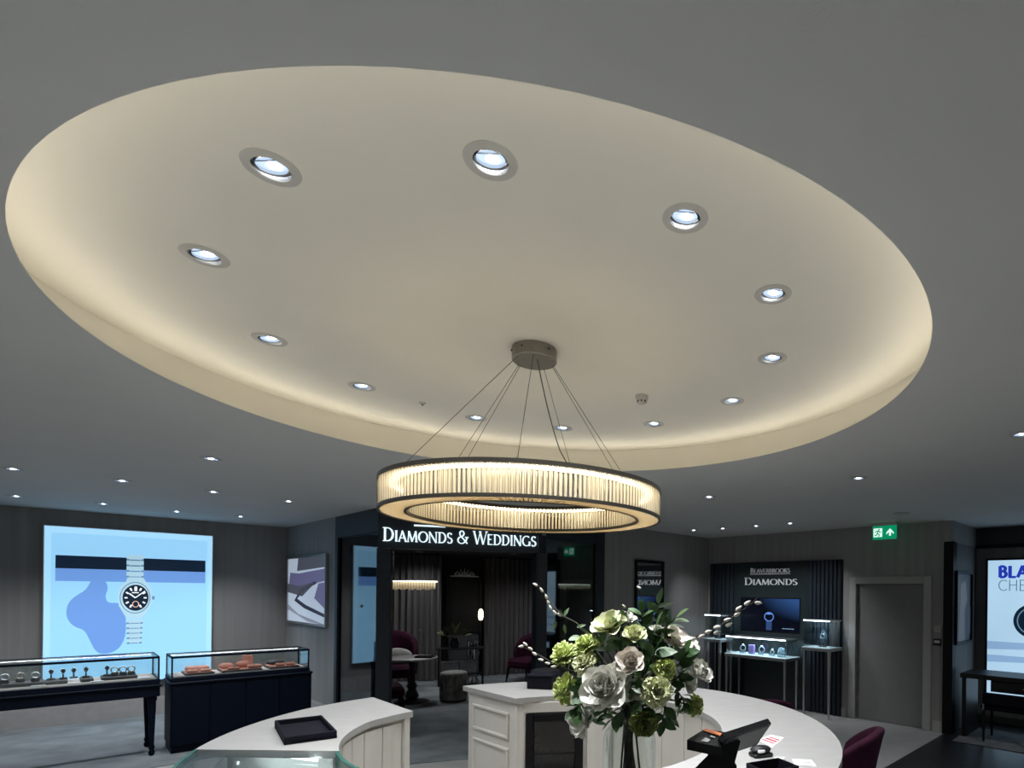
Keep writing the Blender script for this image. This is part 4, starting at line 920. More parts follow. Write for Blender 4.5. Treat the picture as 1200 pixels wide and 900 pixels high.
# left counter: stone top, then a glass showcase
iL, oL = pol(at_z(485, 833.5, ZK)), pol(at_z(437, 817, ZK)); YG = -0.525
oG, iG = 180 - math.degrees(math.asin(YG / KO)), 180 - math.degrees(math.asin(YG / KI))
lc = counter('curved cream counter with pale stone top and black tray, left of the gap', iL, oL, iG, oG, KIL, None, 1.475, None, (11.0, 7.2))
st_ = (iG - iL - 14.5) / 5
for k in range(5):                      # curved panels of the inner side
    b0 = iL + 3.4 + k * st_; rA, rB = [KIL + (KI - KIL) * min(1, max(0, (b - iL) / (iG - iL) * 3)) for b in (b0, b0 + st_)]; sector2(MB(), (rA + rB) / 2 + 0.018, (rA + rB) / 2 + 0.032, b0 + .25, b0 + .25, b0 + st_ - .25, b0 + st_ - .25, 0.12, ZK - 0.06, 9, rA + .018, rB + .018, rA + .032, rB + .032).build('curved_panel', M['white'], lc, True)
sector(MB(), KIL + 0.014, KIL + 0.05, iL + .6, iL + 3.0, 0.09, ZK - 0.035, 2).build('corner_post', M['white'], lc)
sector(MB(), KO - 0.052, KO - 0.038, oL + 2, oG - 8, 0.12, ZK - 0.06, 24).build('outer_panel', M['white'], lc, True)
gs = thing('glass_showcase', 'curved glass showcase with green-edged panes at the bottom left', 'showcase', (KC.x, KC.y, 0))
M['led_show'] = emit('showcase_led', (0.93, 1.0, 0.98), 32.0)
M['case_inside'] = mat('pale_case_floor', (0.66, 0.70, 0.69), 0.6, var=0.03)
G2 = 238; g0 = 0.25
sector2(MB(), KI, KO, iG + g0, oG + g0, G2, G2, ZK - 0.014, ZK - 0.002, 30).build('glass_top', M['glass'], gs, True)
sector(MB(), KI, KI + 0.012, iG + .4, G2, 0.78, ZK - 0.014, 20).build('curved_glass', M['glass'], gs, True)
sector(MB(), KI - 0.001, KI + 0.013, iG + .15, G2, ZK - 0.003, ZK + 0.0005, 20).build('glass_edge', M['glass_edge'], gs, True)
sector(MB(), KO - 0.013, KO + 0.001, oG + .15, G2, ZK - 0.003, ZK + 0.0005, 30).build('glass_edge', M['glass_edge'], gs, True)
sector(MB(), KI, KI + 0.014, iG + .15, iG + 1.2, 0.78, ZK - 0.003, 2).build('glass_edge', M['glass_edge'], gs)
sector(MB(), KO - 0.012, KO, oG + .4, G2, 0.78, ZK - 0.014, 30).build('curved_glass', M['glass'], gs, True)
sector(MB(), KO - 0.14, KO - 0.13, oG + 3, G2, 0.80, ZK - 0.02, 30).build('inner_glass', M['glass'], gs, True)
sector2(MB(), KI + 0.02, KO - 0.02, iG - 10.5, oG - 6.8, G2, G2, 0.09, 0.78, 30).build('base_cabinet', M['white'], gs, True)
sector2(MB(), KI + 0.04, KO - 0.15, iG - 10, oG - 6.4, G2, G2, 0.78, 0.80, 30).build('display_floor', M['case_inside'], gs, True)
sector2(MB(), KI + .03, KO - .08, iG - 10.4, oG - 6.7, iG - 9.8, oG - 6.3, 0.80, ZK - 0.036, 2).build('end_board', M['case_inside'], gs)
sector2(MB(), KI + .08, KO - .2, iG - 3.4, oG - 2.2, iG - 1.8, oG - 1.2, ZK - 0.043, ZK - 0.036, 2).build('led_strip', M['led_show'], gs)
# black valet tray on the left counter
tr = [at_z(u, v, ZK + 0.03) for u, v in ((322, 845), (380, 840), (392, 857), (333, 867))]
c_ = sum(tr, Vector()) / 4; dv = (tr[1] - tr[0] + tr[2] - tr[3]) / 2; dw = (tr[0] - tr[3] + tr[1] - tr[2]) / 2
vt = thing('valet_tray', 'empty black leather presentation tray on the left stone counter', 'tray', (c_.x, c_.y, ZK), atan2(dv.y, dv.x))
A_, B_ = dv.length / 2, dw.length / 2
MB().box(-A_, A_, -B_, B_, 0.0, 0.014).build('tray_base', M['leather'], vt)
for b in ((-A_, A_, -B_, -B_ + 0.012), (-A_, A_, B_ - 0.012, B_), (-A_, -A_ + 0.012, -B_ + .012, B_ - .012), (A_ - 0.012, A_, -B_ + .012, B_ - .012)): box('rim', M['leather'], vt, *b, 0.0, 0.038, bev=0.003)

# main counter
KIM = 0.80
iM, oM = pol(at_z(605, 819.5, ZK)), pol(at_z(543, 804, ZK))
mc = counter('long curved white counter with pale stone top carrying the vase and till', -118, -118, iM, oM, None, KIM, None, 1.47)
Pi = Vector((KIM * cos(radians(iM)), KIM * sin(radians(iM)), 0)); Po = Vector((1.47 * cos(radians(oM)), 1.47 * sin(radians(oM)), 0))
eA = atan2(Po.y - Pi.y, Po.x - Pi.x); EL = (Po - Pi).length
def endbox(name, m_, r0, r1, d0, d1, z0, z1, bev=0.004):
    mb = MB(); mb.m = Matrix.Translation(Pi) @ Matrix.Rotation(eA, 4, 'Z'); mb.cbox(r0, r1, d0 - .022, d1 - .022, z0, z1, bev); return mb.build(name, m_, mc)
endbox('end_board', M['white'], 0.045, EL - 0.06, -0.03, -0.004, 0.09, ZK - 0.036)
for z0, z1 in ((0.82, 1.005), (0.44, 0.76), (0.14, 0.38)):
    for b in ((.11, EL - .12, z1 - .022, z1), (.11, EL - .12, z0, z0 + .022), (.11, .132, z0 + .022, z1 - .022), (EL - .142, EL - .12, z0 + .022, z1 - .022)):
        endbox('panel_moulding', M['white'], b[0], b[1], -0.012, 0.014, b[2], b[3], 0.006)
endbox('corner_post', M['white'], 0.015, 0.075, -0.05, 0.006, 0.09, ZK - 0.036, 0.006)
# inner face: dark glazed cabinet, then white curved panels
def inner_angle(u):      # where the line of sight at column u meets the inner cylinder (far side)
    rx, _z = ray(u, 850); d = Vector((rx, 1, 0)); a = d.dot(d); b = -2 * d.dot(KC); c = KC.dot(KC) - KI ** 2
    t = (-b + sqrt(max(0, b * b - 4 * a * c))) / (2 * a); p = d * t - KC; return math.degrees(atan2(p.y, p.x))
f_r = lambda a: KI + (KIM - KI) * max(0, ((a + 118) / (iM + 118)) * 3 - 2)
aq1 = inner_angle(690)
Q0 = Pi + Vector((cos(radians(iM)), sin(radians(iM)), 0)) * .03 + Vector((cos(eA + pi / 2), sin(eA + pi / 2), 0)) * -.035
Q1 = Vector((f_r(aq1) * cos(radians(aq1)), f_r(aq1) * sin(radians(aq1)), 0)) * 1.02
CW = (Q1 - Q0).length; cang = atan2((Q1 - Q0).y, (Q1 - Q0).x)
def cabbox(name, m_, x0, x1, d0, d1, z0, z1, par=None, bev=.004):
    mb = MB(); mb.m = Matrix.Translation(Q0) @ Matrix.Rotation(cang, 4, 'Z'); mb.cbox(x0, x1, d0, d1, z0, z1, bev); return mb.build(name, m_, par or mc)
for b in ((.045, .10, .12, ZK - .115), (CW - .075, CW - .02, .12, ZK - .115), (.10, CW - .075, ZK - .17, ZK - .115), (.10, CW - .075, .12, .18)): cabbox('cabinet_frame', M['black'], b[0], b[1], -.012, .03, b[2], b[3])
gd = cabbox('glass_door', M['cab_glass'], .10, CW - .075, 0, .02, .18, ZK - .17)
for z in (.46, .72): cabbox('shelf_line', M['black'], .10, CW - .075, -.004, .002, z, z + .010, gd, .001)
cabbox('fascia', M['white'], .03, CW, -.006, .03, ZK - .11, ZK - .036)
an = aq1 - 0.6; step = 11.5
while an - step > -100:
    sector2(MB(), (f_r(an) + f_r(an - step)) / 2 + 0.014, (f_r(an) + f_r(an - step)) / 2 + 0.032, an - step + .3, an - step + .3, an, an, 0.12, ZK - 0.042, 9, f_r(an - step) + .014, f_r(an) + .014, f_r(an - step) + .032, f_r(an) + .032).build('curved_panel', M['white'], mc, True); an -= step
sector(MB(), KO - 0.052, KO - 0.036, -112, oM - 3, 0.12, ZK - 0.06, 60).build('outer_panel', M['white'], mc, True)

# ------------------------------------------------------------------ mirror on the back wall
x0, z1 = WD.on(745, 655.5, -0.03); x1, _ = WD.on(778.5, 657.5, -0.03); z0 = 0.55
mi = thing('hanging_mirror', 'tall narrow mirror in a black frame on the back wall', 'mirror', WD.w((x0 + x1) / 2, 0), WD.ang)
W = (x1 - x0) / 2
for b in ((-W, -W + .045, z0, z1), (W - .045, W, z0, z1), (-W + .045, W - .045, z0, z0 + .045), (-W + .045, W - .045, z1 - .045, z1)): box('frame_bar', M['black'], mi, b[0], b[1], -0.04, -0.001, b[2], b[3], bev=0.006)
MB().box(-W + .045, W - .045, -0.018, -0.002, z0 + .045, z1 - .045).build('mirror_glass', M['mirror'], mi)

# ------------------------------------------------------------------ diamond display wall panel
px0, pzt = WE.on(832, 660.7, -0.05); px1, _ = WE.on(986.5, 656, -0.05)
PW = px1 - px0
dp = thing('display_wall_panel', 'dark navy wall panel with fluted slats at both sides behind the diamond cases', 'wall panel', WE.w(px0, 0), WE.ang)
M['panel_green'] = mat('dark_green_panel', (0.010, 0.018, 0.020), 0.4, var=0.1)
box('back_board', M['navy_wall'], dp, 0, PW, -0.03, -0.001, 0, pzt)
sx0, _ = WE.on(860, 680, -0.05); sx1, _ = WE.on(948, 680, -0.05)
box('centre_board', M['panel_green'], dp, sx0 - px0, sx1 - px0, -0.045, -0.03, 0, pzt)
def slats(a, b, n):
    st_ = (b - a) / n
    for k in range(n): box('slat', M['navy_wall'], dp, a + k * st_ + st_ * .12, a + (k + 1) * st_ - st_ * .12, -0.062, -0.03, 0.0, pzt, bev=0.008)
slats(0.0, sx0 - px0, 6); slats(sx1 - px0, PW, 8)
ds = thing('wall_sign', 'silver lettering with a rule above DIAMONDS on the dark display panel', 'sign', WE.o, WE.ang)
def et(u, v): return WE.on(u, v, -0.06)
xa, zb1 = et(872, 685.5); xb, _ = et(934, 685.5); lettering('^DIAMONDS', ds, M['letter_silver'], xa, xb, zb1, 0.125, -0.06, -0.045, 0.78)
xa, zb2 = et(879, 672.5); xb, _ = et(925.5, 672.5); lettering('^BEAVERBROOKS', ds, M['letter_silver'], xa, xb, zb2 + 0.012, 0.085, -0.06, -0.045, 0.80)
MB().box(xa, xb, -0.058, -0.045, zb2 - 0.012, zb2 - 0.002).build('rule', M['letter_silver'], ds)
# screen
xa, zt1 = et(868.5, 701); xb, _ = et(936.5, 702.5); _, zb1 = et(905, 740)
tv = thing('wall_screen', 'wall screen showing a dark blue picture of a ring', 'screen', WE.w((xa + xb) / 2, -0.05), WE.ang)
W = (xb - xa) / 2; zc = (zt1 + zb1) / 2
def screen_mat():
    m, nt, b = _new('screen_picture')
    tc = nt.nodes.new('ShaderNodeTexCoord'); sep = nt.nodes.new('ShaderNodeSeparateXYZ'); nt.links.new(tc.outputs['Generated'], sep.inputs[0])
    ad = nt.nodes.new('ShaderNodeMath'); ad.operation = 'MULTIPLY'; nt.links.new(sep.outputs[0], ad.inputs[0]); nt.links.new(sep.outputs[2], ad.inputs[1])
    cr = nt.nodes.new('ShaderNodeValToRGB'); cr.color_ramp.elements[0].color = (0.001, 0.002, 0.006, 1); cr.color_ramp.elements[0].position = 0.30
    cr.color_ramp.elements[1].color = (0.025, 0.075, 0.22, 1); cr.color_ramp.elements[1].position = 0.85
    nt.links.new(ad.outputs[0], cr.inputs[0]); nt.links.new(cr.outputs[0], b.inputs['Emission Color']); b.inputs['Emission Strength'].default_value = 1.0
    b.inputs['Base Color'].default_value = (0.002, 0.002, 0.004, 1); b.inputs['Roughness'].default_value = 0.15; return m
M['screen'] = screen_mat()
M['scr_ring'] = emit('screen_ring_blue', (0.10, 0.22, 0.60), 1.0, 0.6); M['scr_dim'] = emit('screen_reflection_blue', (0.012, 0.035, 0.11), 1.0); M['scr_txt'] = emit('screen_caption', (0.25, 0.35, 0.5), 0.8)
box('bezel', M['black'], tv, -W - 0.02, W + 0.02, 0.0, 0.045, zb1 - 0.02, zt1 + 0.02, bev=0.005)
box('bezel', M['panel_green'], tv, -W - 0.09, W + 0.09, 0.012, 0.049, zb1 - 0.09, zt1 + 0.07, bev=0.004)
MB().box(-W, W, -0.003, 0.0, zb1, zt1).build('display', M['screen'], tv)
rp = lambda cx, cz, rx, rz: [(cx + rx * cos(2 * pi * k / 24), cz + rz * sin(2 * pi * k / 24)) for k in range(25)]
mk = MB(); stroke2(mk, rp(-0.0 * W, zc - 0.03, 0.085, 0.07), 0.016, -0.005, -0.002); mk.build('pictured_ring', M['scr_ring'], tv)
mk = MB(); mk.xz(rp(0.0, zc + 0.025, 0.055, 0.02)[:-1], -0.0055, -0.002); mk.build('pictured_stone', M['scr_ring'], tv)
mk = MB(); mk.box(-0.055, 0.055, -0.004, -0.002, zb1 + 0.02, zc - 0.10); mk.build('pictured_reflection', M['scr_dim'], tv)
mk = MB()
for k in range(9): mk.box(W * .45 + k * 0.025, W * .45 + k * 0.025 + 0.016, -0.004, -0.002, zb1 + 0.05, zb1 + 0.05 + 0.010 + 0.006 * (k % 2))
mk.build('pictured_caption', M['scr_txt'], tv)

# ------------------------------------------------------------------ diamond display cases
M['led_cool'] = emit('cool_case_led', (0.70, 0.90, 1.0), 14.0)
M['case_floor'] = mat('pale_blue_case_floor', (0.45, 0.52, 0.55), 0.6)
M['gem'] = mat('clear_gem', (0.60, 0.72, 0.85), 0.1, metal=0.4, var=0.2, scale=40); M['gem_violet'] = mat('violet_gem_block', (0.30, 0.22, 0.55), 0.3, var=0.3, scale=30)
M['acrylic'] = glass('clear_acrylic', (0.80, 0.90, 0.95), 0.2, 0.05, 0.35, (0.6, 0.75, 0.85))
def display_case(label, xl, xr, y0, y1, ztop, zfl, sl=0.025):
    t = thing('display_case', label, 'display case', WE.w((xl + xr) / 2, y0), WE.ang, 'glass display cases before the navy panel')
    W = (xr - xl) / 2; D = y1 - y0
    for a in (-1, 1):
        for b in (0, 1):
            xx = a * (W - 0.03); yy = 0.03 if b == 0 else D - 0.03
            MB().add([(xx + sx * s_, yy + sy * s_, z) for z, s_ in ((0, 0.012), (zfl - 0.05, 0.02)) for sx, sy in ((-1, -1), (1, -1), (1, 1), (-1, 1))],
                     [(3, 2, 1, 0), (4, 5, 6, 7), (0, 1, 5, 4), (1, 2, 6, 5), (2, 3, 7, 6), (3, 0, 4, 7)]).build('leg', M['steel'], t)
    box('tray_frame', M['steel'], t, -W, W, 0, D, zfl - 0.05, zfl - 0.012, bev=0.004); box('case_floor', M['case_floor'], t, -W - .004, W + .004, -.004, D + .004, zfl - 0.012, zfl, bev=0.003)
    g = 0.006
    for b in ((-W + .02, W - .02, 0.02, 0.02 + g), (-W + .02, W - .02, D - 0.02 - g, D - 0.02), (-W + .02, -W + .02 + g, .02 + g, D - .02 - g), (W - .02 - g, W - .02, .02 + g, D - .02 - g)): box('glass_pane', M['glass'], t, *b, zfl, ztop - 0.012)
    lid = box('lid', M['steel'], t, -W + .012, W - .012, 0.012, D - 0.012, ztop - 0.012, ztop + 0.008, bev=0.003)
    box('led_strip', M['led_cool'], lid, -W + .04, W - .04, D * .3, D * .7, ztop - 0.015, ztop - 0.0125)
    box('front_led', M['led_cool'], lid, -W + .02, W - .02, .006, .012, ztop - 0.008, ztop + .004)
    return t, W, D
FY = -0.52
xl, _ = WE.on(849, 770, FY); xr, _ = WE.on(921, 770, FY); _, zfl = WE.on(885, 768.5, FY); _, ztp = WE.on(885, 748, FY)
xr2 = xr; CX0 = xl
display_case('wide glass display case with five lit jewels before the blue screen', xl, xr, FY, -0.10, ztp, zfl)
def jewel(u, kind, label):
    x, _ = WE.on(u, 766, FY + 0.2); t = thing('jewel_display', label, 'jewellery', WE.w(x, FY + 0.2, zfl + .0005), WE.ang, 'jewels in the wide glass case')
    if kind == 'block': MB().cbox(-.05, .05, -.03, .03, 0, .15, .008).build('block', M['gem_violet'], t); MB().ring([(.018, .15), (.024, .15), (.024, .158), (.018, .158)], 16).build('ring_band', M['chrome'], t, True)
    elif kind == 'dome':
        MB().lathe([(0, 0), (.065, 0), (.07, .02), (.065, .09), (.04, .14), (0, .15)], 20, close=False).build('dome', M['acrylic'], t, True); MB().ball((0, 0, .05), .025, seg=8, rings=5).build('stone', M['gem'], t)
    else:
        MB().prism([(-.05, -.035), (.05, -.035), (.035, .035), (-.035, .035)], 0, .035).build('base', M['acrylic'], t)
        m4 = MB(); m4.m = Matrix.Translation((0, 0, .085 if kind == 'ring' else .06)) @ Matrix.Rotation(pi / 2, 4, 'X') @ Matrix.Rotation(.3, 4, 'Y'); r = .045 if kind == 'ring' else .028
        m4.ring([(r + .007 * cos(j * pi / 3), .009 * sin(j * pi / 3)) for j in range(6)], 22); m4.build('ring_band', M['gem'], t, True)
        MB().lathe([(0, .0), (.022, .02), (.016, .032), (0, .032)], 8, 0, 0, close=False).build('stone', M['gem'], t, loc=(0, 0, .12 if kind == 'ring' else .082))
jewel(870.5, 'ring', 'clear ring on a slanted stand, leftmost jewel of the wide case'); jewel(881, 'block', 'violet block with ring in the wide glass case'); jewel(892.5, 'ring', 'clear ring on a stand right of the violet block'); jewel(905, 'small', 'small clear ring near the right end of the wide case'); jewel(916, 'dome', 'clear dome with stone, rightmost jewel of the wide case')
for xx, k in ((857, 0),):
    x, _ = WE.on(xx, 767, FY + 0.1); t = tag(MB().cbox(-.05, .05, -.04, .04, 0, .012, .003).build('price_card', M['white_plain'], None, loc=WE.w(x, FY + .12, zfl + .0005), rz=WE.ang), 'small white card at the left end of the wide diamond case', 'card')
FY2 = -0.42
xl, _ = WE.on(939.5, 760, FY2); xr, _ = WE.on(973, 760, FY2); xl = max(xl, xr2 + 0.06); _, zf2 = WE.on(950, 758.5, FY2); _, zt2_ = WE.on(950, 727, FY2)
t, W, D = display_case('tall narrow glass display case with a bust, right of the blue screen', xl, xr, FY2, FY2 + (xr - xl), zt2_, zf2)
def bust(fr_x, fr_y, z, label):
    t = thing('jewellery_bust', label, 'jewellery bust', WE.w(fr_x, fr_y, z + .0005), WE.ang)
    MB().lathe([(0, 0), (.055, 0), (.06, .012), (.03, .03), (.022, .06)], 18, close=False).build('foot', M['black_pad'], t, True)
    MB().xz([(-.025, .05), (.025, .05), (.055, .12), (.06, .17), (.03, .2), (.02, .25), (-.02, .25), (-.03, .2), (-.06, .17), (-.055, .12)], -.02, .02).build('bust_shape', M['acrylic'], t)
    m4 = MB(); m4.m = Matrix.Translation((0, -.024, .16)) @ Matrix.Rotation(pi / 2, 4, 'X'); m4.ring([(.034 + .005 * cos(j * pi / 3), .004 * sin(j * pi / 3)) for j in range(6)], 22); m4.build('necklace', M['gem'], t, True)
bust((xl + xr) / 2, FY2 + D / 2, zf2, 'pale necklace bust in the tall case right of the screen')
xl, _ = WE.on(829, 750, -0.60); xr, _ = WE.on(852, 750, -0.60); xr = min(xr, CX0 - 0.03); xl = xr - 0.36; _, zf3 = WE.on(838, 749, -0.60); _, zt3 = WE.on(838, 721, -0.60)
t, W, D = display_case('tall narrow glass display case left of the screen, half hidden by flowers', xl, xr, -0.60, -0.60 + 0.36, zt3, zf3)
box('side_board', M['black'], t, -W + .05, W - .05, D - 0.08, D - .05, 0.0, zf3 - 0.06)
bust((xl + xr) / 2, -0.60 + 0.18, zf3, 'small necklace bust in the tall case left of the screen')

# ------------------------------------------------------------------ door in the right wall
dr = struct(MB().box(dx0 + 0.004, dx1 - 0.004, 0.055, 0.10, 0.006, 1.995).build('door_1', M['grey_door'], None, loc=WE.o, rz=WE.ang), 'plain grey flush door')
tw = 0.105
_, zft = WE.on(1043, 675.5)
for b in ((dx0 - tw, dx0, 0, zft), (dx1, dx1 + tw, 0, zft), (dx0, dx1, 2.0, zft)): MB().cbox(b[0], b[1], -0.022, 0.12, b[2], b[3], 0.006).build('door_frame', M['trim'], dr)
for z in (0.25, 0.7, 1.15, 1.6, 1.85): MB().box(dx0 + 0.002, dx0 + 0.012, 0.048, 0.056, z, z + 0.10).build('hinge', M['steel'], dr)
kx, kz = WE.on(1098.5, 752.5); kp = thing('door_keypad', 'small black keypad on the wall right of the grey door', 'keypad', WE.w(kx, 0), WE.ang)
box('body', M['black_satin'], kp, -.05, .05, -.02, -.001, kz - .045, kz + .045, bev=.005); box('display', M['steel'], kp, -.036, .036, -.022, -.02, kz - .012, kz + .025)
kx, kz = WE.on(1099, 737); kp = thing('wall_plate', 'pale switch plate above the keypad by the grey door', 'switch', WE.w(kx, 0), WE.ang)
box('plate', M['trim'], kp, -.045, .045, -.010, -.001, kz - .05, kz + .045, bev=.003); box('rocker', M['trim'], kp, -.015, .015, -.015, -.010, kz - .02, kz + .02, bev=.002)

# ------------------------------------------------------------------ black niche with the second lightbox
ZN = 2.56
nl = (S2 - S1).length
struct(MB().box(-0.10, 0.02, -0.03, 0.12, 0, ZN).build('trim_4', M['black'], None, loc=WS.o, rz=WE.ang), 'black pilaster at the edge of the niche')
M['niche'] = mat('grey_niche_panel', (0.17, 0.165, 0.16), 0.6, var=0.12, scale=2.5, stretch=(5, 5, .2))
M['dark_upper'] = mat('charcoal_upper_wall', (0.035, 0.038, 0.045), 0.7)
wall('wall_niche_side', WS, 1.17, 0, ZN, M['niche'], thick=.1); wall('wall_niche_back', WN, nl, 0, ZN, M['niche'], thick=.1)
wall('wall_niche_upper', WS, 1.17, ZN, Z_C, M['wallpaper'], thick=.1); wall('wall_niche_upper_back', WN, nl, ZN, Z_C, M['dark_upper'], thick=.1)
struct(MB().box(0, nl, -0.03, 0.0, ZN - 0.02, ZN + 0.03).build('trim_5', M['black'], None, loc=WN.o, rz=WN.ang), 'black rail above the niche panel')
fd = [at_floor(1058, 900), PE + E2 * 0.02, S1 + E1 * .05 - E2 * .05, S2, S2 - E1 * 4.4, at_floor(1058, 900) - E1 * 2.2]
fd = [PE + E2 * 0.03, S0, S1, S2, S2 - E1 * 5.5, PE + E2 * .03 - E1 * 4.4]
struct(MB().prism([(p.x, p.y) for p in fd], 0.0, 0.006).build('floor_niche', M['floor_dark']), 'black floor of the niche')
xa, zt1 = WN.on(1158, 657, -0.06); zlb = 0.30
l2 = thing('lightbox', 'tall backlit poster with blue lettering and a watch in the right niche', 'lightbox', WN.w(xa, 0), WN.ang)
LW = 1.55
M['lb2'] = emit('lightbox_print_white_blue', (0.52, 0.78, 1.0), 0.95, 0.35); M['lb2_txt'] = emit('lightbox_print_royal_blue', (0.015, 0.04, 0.42), 0.9); M['lb2_txt2'] = emit('lightbox_print_slate', (0.05, 0.10, 0.18), 0.9); M['lb2_mid'] = emit('lightbox_print_grey_blue', (0.30, 0.50, 0.78), 0.9, .3)
box('frame', M['black'], l2, -0.03, LW + .03, -0.055, -0.001, zlb - .03, zt1 + .03); MB().box(0, LW, -0.06, -0.05, zlb, zt1).build('backlit_panel', M['lb2'], l2)
def np_(u, v): x, z = WN.on(u, v, -0.062); return x - xa, z
zq = [np_(1175, v)[1] for v in (752, 760, 768, 775)]
for a, b in ((0, 1), (2, 3)): MB().xz([(0, zq[b] - .02), (LW, zq[b] + .05), (LW, zq[a] - .01), (0, zq[a])], -.0612, -.06).build('printed_stripe', M['lb2_mid'], l2)
xb0, zb0_ = np_(1169.5, 676.8); xb1, _ = np_(1205.5, 676.8); lettering('BLA', l2, M['lb2_txt'], xb0, xb1, zb0_, .165, -.063, -.060, 1.0, serif=False, tk=.26, tn=.20)
xb0, zb1_ = np_(1169.5, 692.3); xb1, _ = np_(1202.5, 692.3); lettering('CHE', l2, M['lb2_txt2'], xb0, xb1, zb1_, .155, -.063, -.060, 1.0, serif=False, tk=.075, tn=.06)
cxw, czw = np_(1211, 728); wt2 = MB().xz([(cxw + .24 * cos(2 * pi * k / 32), czw + .24 * sin(2 * pi * k / 32)) for k in range(32)], -.063, -.06).build('printed_watch', M['lb_navy'], l2)
mk = MB(); stroke2(mk, [(cxw + .19 * cos(2 * pi * k / 24), czw + .19 * sin(2 * pi * k / 24)) for k in range(25)], .015, -.064, -.0605); mk.build('watch_bezel', M['lb_steel_d'], wt2)
mk = MB(); stroke2(mk, [(cxw - .10, czw + .02), (cxw, czw), (cxw - .05, czw + .12)], .014, -.0645, -.0605); mk.build('watch_hands', M['lb_white'], wt2)
picture('framed_picture', 'dim unframed picture of a figure on the niche side panel', WS, 1122.5, 1141, (668, 671.5), (756, 752), -0.05, 0.05, M['black'], [
    ('printed_figure', pp['grey'], [(0.15, 0), (0.6, 0), (0.55, 0.45), (0.75, 0.62), (0.6, 0.9), (0.3, 0.85), (0.25, 0.5)]), ('printed_shade', pp['dark'], [(0.7, 0.1), (1, 0.1), (1, 0.5), (0.8, 0.55)])], mat('print_dim_blue', (0.04, 0.05, 0.07), 0.4, var=.4, scale=3))
# desk, chair, rug
dk0 = at_z(1125, 790, 0.82); DK = Frame((dk0.x, dk0.y), E2)
dk = thing('desk', 'long black desk in front of the niche lightbox', 'desk', DK.o + Vector((0, 0, .0165)), DK.ang)
box('desk_top', M['black_satin'], dk, 0, 1.7, 0, .62, .76, .82, bev=.006); box('side_panel', M['black_satin'], dk, .02, .07, .02, .60, 0, .76); box('side_panel', M['black_satin'], dk, 1.63, 1.68, .02, .60, 0, .76); box('drawer', M['black_satin'], dk, .35, 1.2, .01, .5, .62, .757, bev=.004)
box('drawer_pull', M['steel'], dk, .70, .82, -.008, .012, .685, .695)
cp0 = at_floor(1154, 868); CHF = Frame((cp0.x, cp0.y), E2)
dc = thing('desk_chair', 'black low-backed chair tucked at the niche desk', 'chair', CHF.o + Vector((0, 0, .0165)) - CHF.y * .12, CHF.ang)
box('seat', M['leather'], dc, -.02, .50, -.02, .46, .40, .47, bev=.02); box('backrest', M['leather'], dc, .0, .48, -.04, .01, .47, .62, bev=.015)
for a in (0.0, .46):
    for b in (0.0, .42): MB().tube([(a + .01, b + .01, 0), (a + .01, b + .01, .42)], [.014, .02], 8).build('leg', M['black_satin'], dc)
    MB().tube([(a + .01, -.015, .40), (a + .01, -.015, .6)], .012, 8).build('back_post', M['steel'], dc)
rgp = at_floor(1117, 868); RG = Frame((rgp.x, rgp.y), E2)
tag(MB().cbox(0, 2.2, -.05, .95, 0.0065, .016, .004).build('rug', M['rug'], None, loc=RG.o, rz=RG.ang), 'grey rug on the black floor under the niche desk', 'rug')

# ------------------------------------------------------------------ plum chairs at the round counter
def tub_chair(p, rz, label, h=0.93):
    t = thing('tub_chair', label, 'chair', p, rz, 'plum chairs at the counter')
    MB().ball((0, 0, .42), .24, .24, .07, 20, 8).build('seat', M['purple'], t, True)
    def fn(u, v):
        a = pi * (0.02 + 0.96 * u); r = .25 + .045 * v; hh = (h - .40) * (0.55 + 0.45 * sin(a) ** 0.7)
        return (r * cos(a) * 1.02, r * sin(a) * 1.0 - .02 + .05 * v * v, .38 + v * hh)
    o_ = MB().grid(fn, 22, 8).build('backrest', M['purple'], t, True)
    so = o_.modifiers.new('thickness', 'SOLIDIFY'); so.thickness = .055; so.offset = 1; bv = o_.modifiers.new('soft', 'BEVEL'); bv.width = .02; bv.segments = 3; bv.limit_method = 'ANGLE'
    for a in (45, 135, 225, 315): a = radians(a); MB().tube([(.17 * cos(a), .17 * sin(a), .38), (.24 * cos(a), .24 * sin(a), 0)], [.02, .012], 8).build('leg', M['black_satin'], t)
tub_chair(at_y(972, 800, 4.0).xy.to_3d(), radians(-120), 'plum velvet chair at the right edge of the round counter', .95)
tub_chair(at_y(889, 800, 5.6).xy.to_3d(), radians(-175), 'plum velvet chair mostly hidden behind the counter before the display cases', .87)

# ------------------------------------------------------------------ things on the main counter
def on_counter(u, v, z=ZK): return at_z(u, v, z)
p = on_counter(636, 806); bx1 = thing('gift_box', 'black lidded box on the stone counter left of the flowers', 'box', p, radians(-8))
box('box_body', M['leather'], bx1, -.095, .095, -.075, .075, 0, .085, bev=.005); box('box_lid', M['leather'], bx1, -.098, .098, -.078, .078, .085, .108, bev=.006)
bx2 = thing('round_box', 'round black lidded box behind the black box on the counter', 'box', p + Vector((-.02, .20, 0)), 0)
MB().lathe([(0, 0), (.10, 0), (.10, .075)], 28, close=False).build('box_body', M['black_satin'], bx2, True); MB().lathe([(.104, .075), (.104, .105), (.09, .112), (0, .112)], 28, close=False).build('box_lid', M['black_satin'], bx2, True)
